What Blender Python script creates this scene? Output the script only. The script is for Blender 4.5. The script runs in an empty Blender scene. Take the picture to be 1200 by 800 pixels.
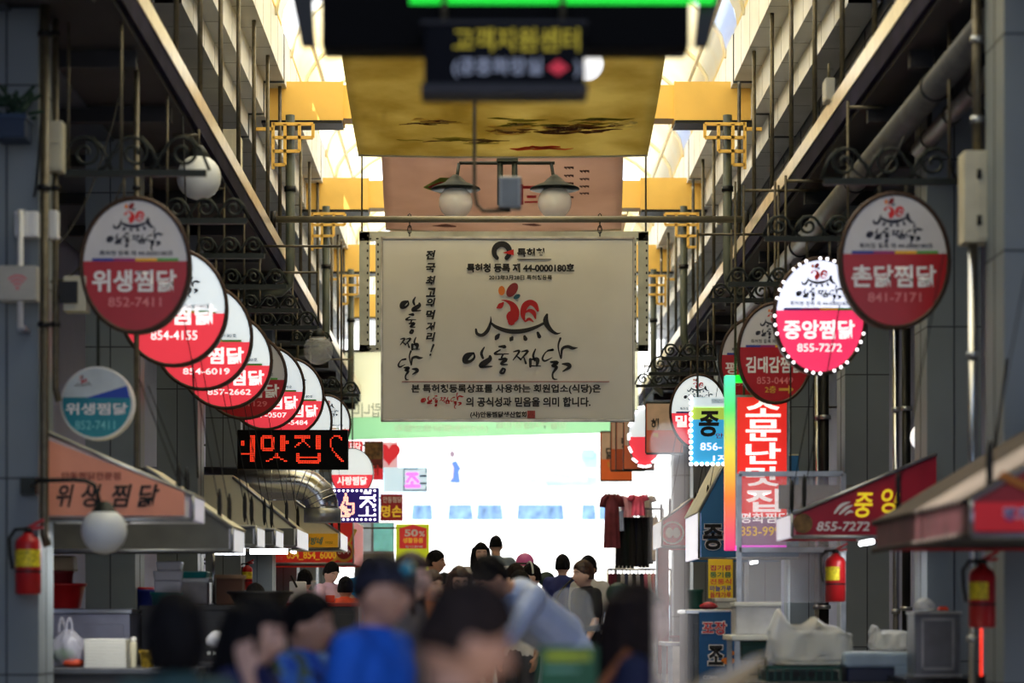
import bpy, bmesh, math, random
from mathutils import Vector, Matrix
random.seed(7)
scn = bpy.context.scene
COL = scn.collection
# ------------------------------------------------------------------ camera
F = 85.0/36.0*1200.0; U0 = 571.0; V0 = 721.0; CZ = 1.6
cam_d = bpy.data.cameras.new('camera'); cam = bpy.data.objects.new('camera', cam_d); COL.objects.link(cam)
cam.location = (0, 0, CZ); cam.rotation_euler = (math.pi/2, 0, 0)
cam_d.lens = 85; cam_d.sensor_width = 36; cam_d.sensor_fit = 'HORIZONTAL'
cam_d.shift_x = (600-U0)/1200; cam_d.shift_y = (V0-400)/1200
cam_d.clip_end = 400
cam_d.dof.use_dof = True; cam_d.dof.focus_distance = 27.2; cam_d.dof.aperture_fstop = 1.4
scn.camera = cam
# ------------------------------------------------------------------ light and exposure
w = bpy.data.worlds.new('sky'); scn.world = w; w.use_nodes = True
nt = w.node_tree; bg = nt.nodes['Background']
geo = nt.nodes.new('ShaderNodeTexCoord'); sep = nt.nodes.new('ShaderNodeSeparateXYZ'); rmp = nt.nodes.new('ShaderNodeValToRGB')
nt.links.new(geo.outputs['Generated'], sep.inputs[0]); nt.links.new(sep.outputs['Z'], rmp.inputs[0]); nt.links.new(rmp.outputs[0], bg.inputs[0])
rmp.color_ramp.elements[0].position = 0.0; rmp.color_ramp.elements[0].color = (0.84, 0.90, 1.0, 1)
rmp.color_ramp.elements[1].position = 0.6; rmp.color_ramp.elements[1].color = (0.40, 0.62, 1.0, 1)
WORLD = 1.9; SUN = 13.0; EXPO = 0.0
bg.inputs[1].default_value = WORLD
sun_d = bpy.data.lights.new('sun', 'SUN'); sun_d.energy = SUN; sun_d.angle = 0.009; sun_d.color = (1.0, 0.95, 0.86)
sun = bpy.data.objects.new('sun', sun_d); COL.objects.link(sun)
sun.rotation_euler = Vector((0.42, 0.34, -1)).to_track_quat('-Z', 'Y').to_euler()
vs = scn.view_settings; vs.view_transform = 'Standard'; vs.look = 'None'; vs.gamma = 1; vs.use_curve_mapping = False; vs.exposure = EXPO
scn.cycles.max_bounces = 7; scn.cycles.diffuse_bounces = 4; scn.cycles.glossy_bounces = 3; scn.cycles.transmission_bounces = 5
scn.cycles.transparent_max_bounces = 10; scn.cycles.sample_clamp_indirect = 6; scn.cycles.caustics_reflective = False; scn.cycles.caustics_refractive = False
# ------------------------------------------------------------------ helpers
def P(u, v, Y): return Vector(((u-U0)*Y/F, Y, CZ+(V0-v)*Y/F))
def S(Y): return F/Y
def G(Y): return 0.026*Y if Y < 50 else 1.3+(Y-50)*0.08
def lin(c): return tuple((x/12.92 if x <= .04045 else ((x+.055)/1.055)**2.4) for x in (k/255 for k in c))
_M = {}
def mat(name, col, rough=.55, metal=0., em=0., noise=.10, scale=6., alpha=1., trans=0., emcol=None, spec=.4, bump=0.):
    if name in _M: return _M[name]
    m = bpy.data.materials.new(name); m.use_nodes = True; n = m.node_tree; b = n.nodes['Principled BSDF']
    c = lin(col); b.inputs['Roughness'].default_value = rough; b.inputs['Metallic'].default_value = metal
    b.inputs['Specular IOR Level'].default_value = spec
    b.inputs['Base Color'].default_value = (*c, 1)
    if noise > 0:
        tc = n.nodes.new('ShaderNodeTexCoord'); nz = n.nodes.new('ShaderNodeTexNoise'); cr = n.nodes.new('ShaderNodeValToRGB')
        nz.inputs['Scale'].default_value = scale; nz.inputs['Detail'].default_value = 5
        n.links.new(tc.outputs['Object'], nz.inputs['Vector']); n.links.new(nz.outputs['Fac'], cr.inputs[0])
        cr.color_ramp.elements[0].position = .3; cr.color_ramp.elements[1].position = .7
        cr.color_ramp.elements[0].color = (*[x*(1-noise*1.6) for x in c], 1); cr.color_ramp.elements[1].color = (*[min(1, x*(1+noise)) for x in c], 1)
        n.links.new(cr.outputs[0], b.inputs['Base Color'])
        if bump:
            bp = n.nodes.new('ShaderNodeBump'); bp.inputs['Strength'].default_value = bump; bp.inputs['Distance'].default_value = .02
            n.links.new(nz.outputs['Fac'], bp.inputs['Height']); n.links.new(bp.outputs[0], b.inputs['Normal'])
    if em > 0:
        b.inputs['Emission Color'].default_value = (*(lin(emcol) if emcol else c), 1); b.inputs['Emission Strength'].default_value = em
    b.inputs['Alpha'].default_value = alpha; b.inputs['Transmission Weight'].default_value = trans
    _M[name] = m; return m
def thin(name, col, mix=.3, rough=.4):           # clear sheet: transparent mixed with a glossy/diffuse film
    if name in _M: return _M[name]
    m = bpy.data.materials.new(name); m.use_nodes = True; n = m.node_tree; b = n.nodes['Principled BSDF']
    b.inputs['Base Color'].default_value = (*lin(col), 1); b.inputs['Roughness'].default_value = rough
    t = n.nodes.new('ShaderNodeBsdfTransparent'); x = n.nodes.new('ShaderNodeMixShader'); x.inputs[0].default_value = mix
    n.links.new(t.outputs[0], x.inputs[1]); n.links.new(b.outputs[0], x.inputs[2]); n.links.new(x.outputs[0], n.nodes['Material Output'].inputs[0])
    _M[name] = m; return m
def cloth(name, col, tr=.5, cols=None, scale=1.5):     # light-passing fabric or panel
    if name in _M: return _M[name]
    m = bpy.data.materials.new(name); m.use_nodes = True; n = m.node_tree; n.nodes.remove(n.nodes['Principled BSDF'])
    d = n.nodes.new('ShaderNodeBsdfDiffuse'); t = n.nodes.new('ShaderNodeBsdfTranslucent'); x = n.nodes.new('ShaderNodeMixShader'); x.inputs[0].default_value = tr
    tc = n.nodes.new('ShaderNodeTexCoord'); nz = n.nodes.new('ShaderNodeTexNoise'); cr = n.nodes.new('ShaderNodeValToRGB')
    nz.inputs['Scale'].default_value = scale; nz.inputs['Detail'].default_value = 6
    n.links.new(tc.outputs['Object'], nz.inputs['Vector']); n.links.new(nz.outputs['Fac'], cr.inputs[0])
    c2 = cols or (col, tuple(int(k*.85) for k in col))
    cr.color_ramp.elements[0].position = .35; cr.color_ramp.elements[1].position = .65
    cr.color_ramp.elements[0].color = (*lin(c2[1]), 1); cr.color_ramp.elements[1].color = (*lin(c2[0]), 1)
    for q in (d, t): n.links.new(cr.outputs[0], q.inputs['Color'])
    n.links.new(d.outputs[0], x.inputs[1]); n.links.new(t.outputs[0], x.inputs[2]); n.links.new(x.outputs[0], n.nodes['Material Output'].inputs[0])
    _M[name] = m; return m
class MB:
    def __init__(s): s.b = bmesh.new()
    def face(s, vs, smooth=False):
        f = s.b.faces.new([s.b.verts.new(v) for v in vs]); f.smooth = smooth; return s
    def bx(s, x0, x1, y0, y1, z0, z1):
        v = [s.b.verts.new(p) for p in ((x0,y0,z0),(x1,y0,z0),(x1,y1,z0),(x0,y1,z0),(x0,y0,z1),(x1,y0,z1),(x1,y1,z1),(x0,y1,z1))]
        for q in ((0,3,2,1),(4,5,6,7),(0,1,5,4),(1,2,6,5),(2,3,7,6),(3,0,4,7)): s.b.faces.new([v[i] for i in q])
        return s
    def box(s, c, d, rz=0, rx=0, ry=0):
        i0 = len(s.b.verts)
        s.bx(-d[0]/2, d[0]/2, -d[1]/2, d[1]/2, -d[2]/2, d[2]/2); s.b.verts.ensure_lookup_table()
        m = Matrix.Translation(c) @ Matrix.Rotation(rz, 4, 'Z') @ Matrix.Rotation(ry, 4, 'Y') @ Matrix.Rotation(rx, 4, 'X')
        for v in s.b.verts[i0:]: v.co = m @ v.co
        return s
    def tube(s, pts, r, n=8, caps=True, closed=False):
        pts = [Vector(p) for p in pts]; R = r if isinstance(r, (list, tuple)) else [r]*len(pts); rings = []; up = None; N = len(pts)
        for i, p in enumerate(pts):
            a = pts[(i-1) % N] if (closed or i > 0) else p; c = pts[(i+1) % N] if (closed or i < N-1) else p
            t = (c-a)
            t = t.normalized() if t.length > 1e-9 else Vector((0,0,1))
            if up is None: up = t.orthogonal().normalized()
            up = (up - t*up.dot(t)); up = up.normalized() if up.length > 1e-6 else t.orthogonal().normalized()
            o = t.cross(up)
            rings.append([s.b.verts.new(p + (up*math.cos(k*2*math.pi/n)+o*math.sin(k*2*math.pi/n))*R[i]) for k in range(n)])
        for i in range(N if closed else N-1):
            A = rings[i]; B = rings[(i+1) % N]
            for k in range(n):
                f = s.b.faces.new((A[k], A[(k+1) % n], B[(k+1) % n], B[k])); f.smooth = n > 5
        if caps and not closed:
            s.b.faces.new(rings[0][::-1]); s.b.faces.new(rings[-1])
        return s
    def lathe(s, prof, c, n=24, axis='Z', caps=True):
        rings = []
        def pt(r, z, a):
            x, y = r*math.cos(a), r*math.sin(a)
            return Vector(c) + Vector({'Z': (x, y, z), 'Y': (x, z, y), 'X': (z, x, y)}[axis])
        for r, z in prof: rings.append([s.b.verts.new(pt(max(r, 1e-4), z, k*2*math.pi/n)) for k in range(n)])
        for A, B in zip(rings, rings[1:]):
            for k in range(n):
                f = s.b.faces.new((A[k], A[(k+1) % n], B[(k+1) % n], B[k])); f.smooth = True
        if caps: s.b.faces.new(rings[0][::-1]); s.b.faces.new(rings[-1])
        return s
    def ell(s, c, r, n=20, m=12, fn=None):
        rings = []
        for i in range(m+1):
            t = math.pi*i/m; ring = []
            for k in range(n):
                a = 2*math.pi*k/n; d = Vector((math.sin(t)*math.cos(a), math.sin(t)*math.sin(a), math.cos(t)))
                p = Vector((d.x*r[0], d.y*r[1], d.z*r[2]))
                if fn: p = fn(d, p)
                ring.append(s.b.verts.new(p+Vector(c)))
            rings.append(ring)
        for A, B in zip(rings, rings[1:]):
            for k in range(n):
                f = s.b.faces.new((A[k], B[k], B[(k+1) % n], A[(k+1) % n])); f.smooth = True
        bmesh.ops.remove_doubles(s.b, verts=rings[0]+rings[-1], dist=1e-6)
        return s
    def prism(s, pts, y0, y1, plane='XZ'):
        def q(p, d): return {'XZ': (p[0], d, p[1]), 'XY': (p[0], p[1], d), 'YZ': (d, p[0], p[1])}[plane]
        A = [s.b.verts.new(q(p, y0)) for p in pts]; B = [s.b.verts.new(q(p, y1)) for p in pts]; n = len(pts)
        s.b.faces.new(A); s.b.faces.new(B[::-1])
        for k in range(n): s.b.faces.new((A[k], B[k], B[(k+1) % n], A[(k+1) % n]))
        return s
    def grid(s, fn, nu, nv, smooth=True):
        V = [[s.b.verts.new(fn(i/nu, j/nv)) for j in range(nv+1)] for i in range(nu+1)]
        for i in range(nu):
            for j in range(nv):
                f = s.b.faces.new((V[i][j], V[i+1][j], V[i+1][j+1], V[i][j+1])); f.smooth = smooth
        return s
    def ribbon(s, pts, y, k=1.0):          # brush stroke in the XZ plane, pts = (x, z, width)
        P_ = []
        n = len(pts)
        for i in range(n-1):
            p0, p1, p2, p3 = pts[max(i-1, 0)], pts[i], pts[i+1], pts[min(i+2, n-1)]
            for q in range(5):
                t = q/5
                P_.append(tuple(.5*((2*b)+(-a+c)*t+(2*a-5*b+4*c-d)*t*t+(-a+3*b-3*c+d)*t**3) for a, b, c, d in zip(p0, p1, p2, p3)))
        P_.append(pts[-1]); L = []
        for i, p in enumerate(P_):
            a = P_[max(i-1, 0)]; c = P_[min(i+1, len(P_)-1)]; d = Vector((c[0]-a[0], c[1]-a[1]))
            d = d.normalized() if d.length > 1e-9 else Vector((1, 0)); wd = max(abs(p[2]), 1e-4)*.5*k
            L.append((s.b.verts.new((p[0]-d.y*wd, y, p[1]+d.x*wd)), s.b.verts.new((p[0]+d.y*wd, y, p[1]-d.x*wd))))
        for A, B in zip(L, L[1:]): s.b.faces.new((A[0], A[1], B[1], B[0]))
        for p in (P_[0], P_[-1]):
            r = max(abs(p[2]), 1e-4)*.5*k
            s.b.faces.new([s.b.verts.new((p[0]+r*math.cos(a*math.pi/4), y-.0004, p[1]+r*math.sin(a*math.pi/4))) for a in range(8)])
        return s
    def disc(s, c, rx, rz, y, rot=0, n=20):
        s.b.faces.new([s.b.verts.new((c[0]+rx*math.cos(a)*math.cos(rot)-rz*math.sin(a)*math.sin(rot), y, c[1]+rx*math.cos(a)*math.sin(rot)+rz*math.sin(a)*math.cos(rot))) for a in [2*math.pi*k/n for k in range(n)]])
        return s
    def mesh(s, name, off=(0, 0, 0), recalc=True):
        if recalc: bmesh.ops.recalc_face_normals(s.b, faces=s.b.faces)
        m = bpy.data.meshes.new(name); o = Vector(off)
        if o.length: bmesh.ops.translate(s.b, verts=s.b.verts, vec=-o)
        s.b.to_mesh(m); s.b.free(); return m
    def out(s, name, m, parent=None, bev=0., origin=None, recalc=True):
        off = wloc(parent) if parent else Vector(origin or (0, 0, 0))
        return link(name, s.mesh(name, off, recalc), m, parent, bev, None if parent else off)
def wloc(o):
    v = Vector((0, 0, 0))
    while o: v += o.location; o = o.parent
    return v
def link(name, me, m, parent=None, bev=0., loc=None):
    o = bpy.data.objects.new(name, me); COL.objects.link(o)
    if m: me.materials.append(m)
    if parent: o.parent = parent
    elif loc is not None: o.location = loc
    if bev:
        b = o.modifiers.new('bevel', 'BEVEL'); b.width = bev; b.segments = 2; b.limit_method = 'ANGLE'
    return o
def tag(o, label, cat, group=None, kind=None):
    o['label'] = label; o['category'] = cat
    if group: o['group'] = group
    if kind: o['kind'] = kind
    return o
def struct(o): o['kind'] = 'structure'; return o
def thing(name, label, cat, loc, group=None):
    o = bpy.data.objects.new(name, None); COL.objects.link(o); o.location = loc; o.empty_display_size = .1
    return tag(o, label, cat, group)
def dup(root, loc, label, group=None):
    r = root.copy(); COL.objects.link(r); r.location = loc; r['label'] = label
    if group: r['group'] = group
    for ch in list(root.children):
        c = ch.copy(); COL.objects.link(c); c.parent = r
        for g in ch.children:
            d = g.copy(); COL.objects.link(d); d.parent = c
    return r
# lettering: a text turned into a flat mesh and fitted to a box (x0,z0)-(x1,z1) on the plane y
TS = bpy.data.scenes.new('lettering_desk')
def text_mesh(body, bold=.0, shear=0.):
    cu = bpy.data.curves.new('lettering', 'FONT'); cu.body = body; cu.offset = bold*.62; cu.shear = shear; cu.resolution_u = 3
    cu.fill_mode = 'FRONT'; cu.align_x = 'CENTER'; cu.space_line = 1.1
    o = bpy.data.objects.new('lettering', cu); TS.collection.objects.link(o)
    vl = TS.view_layers[0]; vl.update(); dg = vl.depsgraph
    me = bpy.data.meshes.new_from_object(o.evaluated_get(dg)); bpy.data.objects.remove(o); bpy.data.curves.remove(cu); return me
def text(parent, name, body, box, y, m, bold=.02, shear=0., mirror=False, back=False, vertical=False):
    if vertical: body = '\n'.join(body)
    me = text_mesh(body, bold, shear); me.name = name
    xs = [v.co.x for v in me.vertices]; zs = [v.co.y for v in me.vertices]
    a, b, c, d = min(xs), max(xs), min(zs), max(zs); x0, z0, x1, z1 = box
    if mirror: x0, x1 = x1, x0
    off = wloc(parent)
    for v in me.vertices:
        X = x0+(v.co.x-a)/(b-a)*(x1-x0); Z = z0+(v.co.y-c)/(d-c)*(z1-z0); v.co = Vector((X, y, Z))-off
    return link(name, me, m, parent)
def bpx(u0, v0, u1, v1, Y):        # pixel box -> metric box on the plane at depth Y
    a = P(min(u0, u1), max(v0, v1), Y); b = P(max(u0, u1), min(v0, v1), Y); return (a.x, a.z, b.x, b.z)
def hang(t, x, y, z, top=5.57, r=.011, name='hanger_rod'):      # rod up from a sign, with an arm to the nearer ledge if it is over the aisle
    b = MB(); b.tube([(x, y, z), (x, y, top+.05)], r, 6)
    if x > -2.45 and x < 2.96: b.tube([(x, y, top), ((-2.6 if x < .25 else 3.1), y, top)], r*1.2, 6)
    return b.out(name, m_rod, t)
# ------------------------------------------------------------------ palette
m_pan = mat('column_panel', (122, 131, 136), .5, .1, noise=.06, scale=1.2)
m_pan2 = mat('column_joint', (60, 66, 72), .6)
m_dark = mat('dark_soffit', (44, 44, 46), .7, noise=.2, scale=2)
m_darkm = mat('dark_metal', (40, 40, 40), .45, .6)
m_iron = mat('wrought_iron', (40, 44, 40), .5, .5)
m_rod = mat('rod_paint', (96, 88, 70), .4, .4, noise=.2, scale=20)
m_steel = mat('stainless_steel', (190, 192, 196), .22, 1.0, noise=.04)
m_galv = mat('galvanised', (170, 174, 178), .35, .8, noise=.15, scale=9)
m_white = mat('white_paint', (232, 230, 222), .5, noise=.05, scale=3)
m_fascia = mat('fascia_panel', (214, 216, 218), .5, noise=.08, scale=1.4)
m_tile = mat('facade_tile', (70, 76, 88), .5, noise=.15, scale=.9)
m_ledge = mat('ledge_trim', (226, 214, 190), .3, .35, noise=.12, scale=5)
m_gloss = mat('ledge_glass', (34, 32, 52), .85, 0, noise=.3, scale=3, spec=.05)
m_yel = mat('yellow_steel', (250, 204, 104), .5, noise=.05, scale=2)
m_black = mat('black_ink', (22, 20, 20), .6, noise=0)
m_red = mat('red_ink', (186, 24, 28), .6, noise=0)
m_plred = mat('red_plastic', (176, 26, 30), .35)
m_green = mat('crate_green', (20, 74, 62), .45)
m_teal = mat('teal_plastic', (20, 130, 128), .4)
m_wh_pl = mat('white_plastic', (226, 226, 224), .4, noise=.03)
m_tube = mat('lamp_tube', (255, 255, 255), .4, em=9, emcol=(245, 248, 255), noise=0)
m_cable = mat('black_cable', (18, 18, 18), .6, noise=0)
m_grey = mat('grey_box', (176, 174, 164), .5, noise=.08)
m_beige = mat('beige_box', (196, 190, 166), .5, noise=.08)
m_awn = mat('awning_sheet', (236, 230, 200), .55, noise=.08, scale=3)
m_rim = mat('sign_rim', (70, 52, 40), .4, .5)
m_pw = mat('panel_white', (205, 203, 206), .3, noise=.04)
m_pr = mat('panel_red', (176, 30, 38), .3, noise=.05)
m_lw = mat('panel_white_lit', (235, 242, 246), .3, em=.62, emcol=(228, 240, 246), noise=.03)
m_lr = mat('panel_red_lit', (226, 50, 62), .3, em=.68, emcol=(240, 66, 80), noise=.03)
m_let = mat('letter_white', (240, 236, 236), .4, noise=0)
m_lett = mat('letter_white_lit', (255, 250, 250), .4, em=.95, emcol=(255, 250, 250), noise=0)
m_letp = mat('letter_pink', (226, 130, 130), .4, noise=0)
m_org = mat('logo_orange', (226, 122, 30), .5, noise=0); m_mar = mat('logo_maroon', (130, 24, 26), .5, noise=0); m_tl = mat('logo_teal', (10, 84, 104), .5, noise=0)
m_gold = mat('letter_gold', (222, 170, 60), .5, noise=0); m_yt = mat('letter_yellow', (250, 214, 40), .4, em=.5, emcol=(250, 214, 40), noise=0)
# ================================================================== the setting
XL, XR = -2.4, 2.91            # inner faces of the two ledges
CXL, CXR = -2.97, 3.42         # column faces
m_floor = mat('floor_paving', (120, 116, 110), .6, noise=.15, scale=.8)
b = MB()
b.face([(-7, -6, G(-6)), (7, -6, G(-6)), (7, 50, G(50)), (-7, 50, G(50))])
struct(b.out('floor', m_floor))
b = MB(); b.face([(-40, 50, G(50)), (40, 50, G(50)), (40, 110, G(110)), (-40, 110, G(110))])
struct(b.out('road', mat('street_concrete', (232, 230, 224), .7, noise=.04)))
m_back = mat('stall_back_wall', (140, 142, 176), .6, noise=.1, scale=.7)
struct(MB().bx(-4.75, -4.6, -6, 50, -.4, 10).out('wall_left', m_back))
struct(MB().bx(5.05, 5.2, -6, 50, -.4, 10).out('wall_right', m_back))
# upper facades above the ledges, stepped fascias with tiled undersides
def facade(side, X, sg):
    # (inner X offset outward, bottom z, top z)
    steps = [('trim_1', 0.0, 7.9, 8.5), ('trim_2', .24, 7.52, 7.92), ('trim_3', .42, 7.25, 7.54)]
    struct(MB().bx(*sorted((X+sg*.75, X+sg*2.1)), 8, 50, 5.6, 8.6).out('wall_upper_'+side, m_tile))
    b = MB()
    for k in range(26):
        b.bx(*sorted((X+sg*.742, X+sg*.752)), 9+k*1.6, 9.02+k*1.6, 5.97, 7.25)
    for k in range(5): b.bx(*sorted((X+sg*.742, X+sg*.752)), 8, 50, 6.1+k*.26, 6.115+k*.26)
    struct(b.out('trim_joint_'+side, m_pan2))
    for nm, dx, z0, z1 in steps:
        b = MB(); y = 9.6
        while y < 49:
            b.bx(*sorted((X+sg*dx, X+sg*(dx+.3))), y, min(y+6.2, 49.5), z0, z1); y += 6.35
        struct(b.out(nm+'_'+side, m_fascia))
        b = MB(); y = 9.6
        while y < 49:
            b.bx(*sorted((X+sg*(dx+.01), X+sg*1.2)), y, min(y+6.2, 49.5), z0+.02, z1); y += 6.35
        struct(b.out(nm+'_soffit_'+side, m_tile))
        b = MB(); y = 9.6
        for k in range(44):
            b.bx(*sorted((X+sg*(dx-.001), X+sg*(dx+.25))), 9.7+k*.9, 9.712+k*.9, z0-.001, z1-.02)
        struct(b.out(nm+'_seam_'+side, m_pan2))
    # ledge: bright metal top strip, dark glossy band under it, dark soffit with cross ribs
    struct(MB().bx(*sorted((X, X+sg*.05)), 11, 50, 5.83, 5.97).out('trim_ledge_'+side, m_ledge))
    struct(MB().bx(*sorted((X+sg*.01, X+sg*.06)), 11, 50, 5.66, 5.83).out('trim_ledge_band_'+side, m_gloss))
    b = MB().bx(*sorted((X+sg*.05, X+sg*2.1)), 11, 50, 5.62, 5.95)
    for k in range(20): b.bx(*sorted((X+sg*.1, X+sg*1.9)), 11.5+k*1.9, 11.6+k*1.9, 5.5, 5.62)
    struct(b.out('ceiling_ledge_'+side, m_dark))
facade('left', XL, -1); facade('right', XR, 1)
# unseen, added to shade the nearest people: ceiling over the first metres
struct(MB().bx(-4.7, 5.1, 2.0, 9.6, 8.5, 8.7).out('ceiling_shade', m_dark))
# arched translucent roof in bays between the yellow crossbeams
m_roof = cloth('roof_sheet', (255, 240, 200), .6, ((255, 241, 198), (255, 228, 160)), .5)
m_roofw = cloth('roof_clear', (255, 255, 252), .8, ((255, 255, 255), (250, 250, 245)), .5)
CXM = (XL+XR)/2; HW = (XR-XL)/2
def arch(t): a = math.pi*t; return (CXM-HW*math.cos(a)*1.0, 8.45+1.25*math.sin(a))
b = MB(); b2 = MB(); rb = []
for k in range(-2, 5):
    y0 = 22.55+6.35*k
    if y0 < 9.5: y0 = 9.6
    y1 = 22.55+6.35*(k+1)
    b.grid(lambda i, j: (arch(i)[0], y0+.75+(y1-y0-1.5)*j, arch(i)[1]), 20, 3)
    b2.grid(lambda i, j: (arch(i)[0], y1-.75+1.5*j, arch(i)[1]+.02), 14, 1)
struct(b.out('ceiling_roof', m_roof, recalc=False)); struct(b2.out('ceiling_skylight', m_roofw, recalc=False))
b = MB()
for k in range(0, 20):
    y = 10.4+k*2.1167
    b.tube([(arch(i/16)[0], y, arch(i/16)[1]-.06) for i in range(17)], .03, 6)
for t in (.12, .3, .5, .7, .88): b.tube([(arch(t)[0], 9.7, arch(t)[1]-.1), (arch(t)[0], 49.5, arch(t)[1]-.1)], .03, 6)
struct(b.out('ceiling_rib', mat('rib_cream', (255, 244, 214), .5, noise=.04)))
# yellow crossbeams with thicker sleeves at both ends
for k in range(5):
    y = 22.55+6.35*k; z0 = 7.52
    b = MB().bx(XL-.2, XR+.2, y+.05, y+.4, z0+.03, z0+.43)
    for a, c in ((XL-.3, XL+.66), (XR-.66, XR+.3)): b.bx(a, c, y, y+.45, z0, z0+.46)
    for a, c in ((XL+.66, XL+.675), (XR-.675, XR-.66)): b.bx(a, c, y-.004, y+.46, z0-.005, z0+.465)
    struct(b.out('beam_%d' % (k+1), m_yel))
    b = MB().bx(XL-.3, XL+.66, y+.01, y+.44, z0-.035, z0).bx(XR-.66, XR+.3, y+.01, y+.44, z0-.035, z0)
    struct(b.out('beam_flange_%d' % (k+1), m_darkm))
# columns with panel joints
def column(n, x0, x1, Y, dep=.55):
    b = MB().bx(x0, x1, Y, Y+dep, -.3, 5.62); c = struct(b.out('column_%d' % n, m_pan))
    b = MB(); xm = (x0+x1)/2; xe = x1 if x0 < 0 else x0
    b.bx(xm-.006, xm+.006, Y-.003, Y+.01, -.2, 5.6)
    for z in (1.0, 2.3, 3.6, 4.9):
        b.bx(x0-.002, x1+.002, Y-.003, Y+dep+.002, z+G(Y)*.5-.006, z+G(Y)*.5+.006)
    b.bx(xe-.003, xe+.003, Y+dep*.5-.006, Y+dep*.5+.006, -.2, 5.6)
    b.out('panel_joint', m_pan2, c)
n = 0
for k, Y in enumerate((16.0, 20.4, 24.8, 29.1, 33.4, 37.7, 42.0, 46.3)):
    n += 1; column(n, CXL-.42, CXL, Y)
for k, Y in enumerate((14.5, 18.8, 23.1, 27.3, 31.6, 35.9, 40.2, 44.5)):
    n += 1; column(n, CXR-(.32 if k == 0 else 0), CXR+.42, Y)
# beyond the arcade: sunlit street front across the road
YB = 84; zb = G(YB)
m_bld = mat('sunlit_render', (240, 238, 230), .8, noise=.03)
struct(MB().bx(-22, 22, YB, YB+6, zb-1, zb+12).out('exterior_building', m_bld))
m_shopg = mat('shop_glass', (170, 196, 214), .15, noise=.15, scale=.8)
for i, (u0, u1, v0, v1, mm) in enumerate(((440, 500, 535, 600, m_shopg), (545, 562, 530, 570, m_shopg), (640, 700, 530, 570, m_shopg), (600, 634, 528, 566, mat('pale_glass', (226, 232, 226), .2, noise=.1)))):
    x0, z0, x1, z1 = bpx(u0, v0, u1, v1, YB-.05)
    wn = struct(MB().bx(x0-.08, x1+.08, YB-.08, YB, z0-.08, z1+.08).out('window_%d' % (i+1), m_white)); MB().bx(x0, x1, YB-.1, YB-.06, z0, z1).out('pane', mm, wn)
# ================================================================== the framed banner over the aisle
YB0 = 27.5; yf = YB0-.06
def strokes(parent, name, sets, fx, y, m, k=1.0):
    b = MB()
    for pts in sets: b.ribbon([(*fx(p[0], p[1]), p[2]*k) for p in pts], y)
    return b.out(name, m, parent, recalc=False)
ROOF = [[(185,405,14),(195,440,20),(235,450,22),(275,415,24),(300,350,14),(300,305,4)], [(300,350,10),(340,385,22),(420,415,28),(500,422,30),(580,412,28),(660,385,20),(720,355,16)],
        [(740,290,16),(730,330,34),(740,370,34),(775,415,24),(815,438,14),(848,432,3)], [(365,445,16),(350,465,30),(340,482,16)], [(470,468,16),(462,480,30),(455,490,16)], [(565,460,18),(572,480,28)], [(668,432,18),(680,462,26)]]
BODY = [[(385,178,4),(425,184,18),(470,215,46),(488,265,72),(470,310,98),(462,345,60)], [(398,198,14),(375,222,42),(352,236,14)],
        [(566,340,12),(552,290,38),(566,225,50),(605,196,44),(645,212,42),(668,258,20)], [(570,275,6),(600,258,24),(636,275,34),(650,320,12)], [(570,345,10),(600,325,24),(632,345,10)]]
CH = [ # four calligraphic syllables
 [[(165,590,12),(115,615,40),(98,655,30),(140,655,18),(172,625,14),(168,592,10)], [(250,545,8),(228,590,18),(240,630,14)], [(295,615,16),(290,640,30),(232,680,34),(225,697,16),(300,695,10),(314,692,3)]],
 [[(365,540,10),(410,540,22),(400,550,8)], [(375,565,8),(335,590,14),(345,599,12),(440,597,6)], [(397,600,10),(385,625,12)], [(365,640,10),(420,640,24),(380,675,14),(430,680,8)], [(395,712,16),(376,742,16),(400,745,14),(412,718,12),(397,711,10)]],
 [[(480,580,8),(525,575,14),(475,645,6)], [(505,615,8),(535,640,14)], [(540,580,6),(590,575,16),(535,640,6)], [(560,625,8),(575,670,14)], [(650,560,8),(632,610,14),(645,650,10)], [(610,640,20),(610,695,16)], [(615,640,8),(665,640,26),(660,690,14)], [(605,690,10),(690,692,6)]],
 [[(785,565,16),(735,580,8),(705,630,12),(725,652,12),(780,625,4)], [(745,568,6),(785,565,14)], [(845,475,14),(828,540,10),(850,635,8),(858,560,16),(900,540,20),(940,552,20),(980,548,3)], [(770,660,12),(820,665,24),(780,690,14),(815,700,20),(785,750,12),(790,790,12),(820,795,4)], [(860,675,8),(905,680,26),(915,700,22),(865,733,8)]]]
def crest(parent, x0, z0, sc, y, call=True, ink=None, red=None, k=1.0):
    """the roof-and-rooster mark; (x0,z0) is where the drawing's point (530,400) goes, sc metres per drawing unit"""
    fx = lambda a, c: (x0+(a-530)*sc, z0-(c-400)*sc)
    strokes(parent, 'roof_mark', ROOF, fx, y, ink or m_black, sc*k*1.2)
    strokes(parent, 'rooster_mark', BODY, fx, y, red or m_red, sc)
    b = MB(); b.disc(fx(386, 103), 26*sc, 37*sc, y); b.out('orange_feather', m_org, parent, recalc=False)
    b = MB(); b.disc(fx(468, 97), 38*sc, 62*sc, y, -.6); b.out('maroon_feather', m_mar, parent, recalc=False)
    b = MB(); b.disc(fx(505, 150), 29*sc, 17*sc, y, .5); b.out('teal_feather', m_tl, parent, recalc=False)
    if call: strokes(parent, 'calligraphy', sum(CH, []), fx, y, ink or m_black, sc*k*1.25)
ban = thing('hanging_banner', 'large pale framed banner with red rooster, chained to the pipe across the aisle', 'banner', P(595, 386, YB0))
x0, z0, x1, z1 = bpx(449, 491, 741, 281, YB0)
m_ban = mat('banner_sheet', (228, 226, 218), .6, noise=.05, scale=1.2)
MB().bx(x0, x1, YB0-.045, YB0+.03, z0, z1).out('panel', m_ban, ban)
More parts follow.
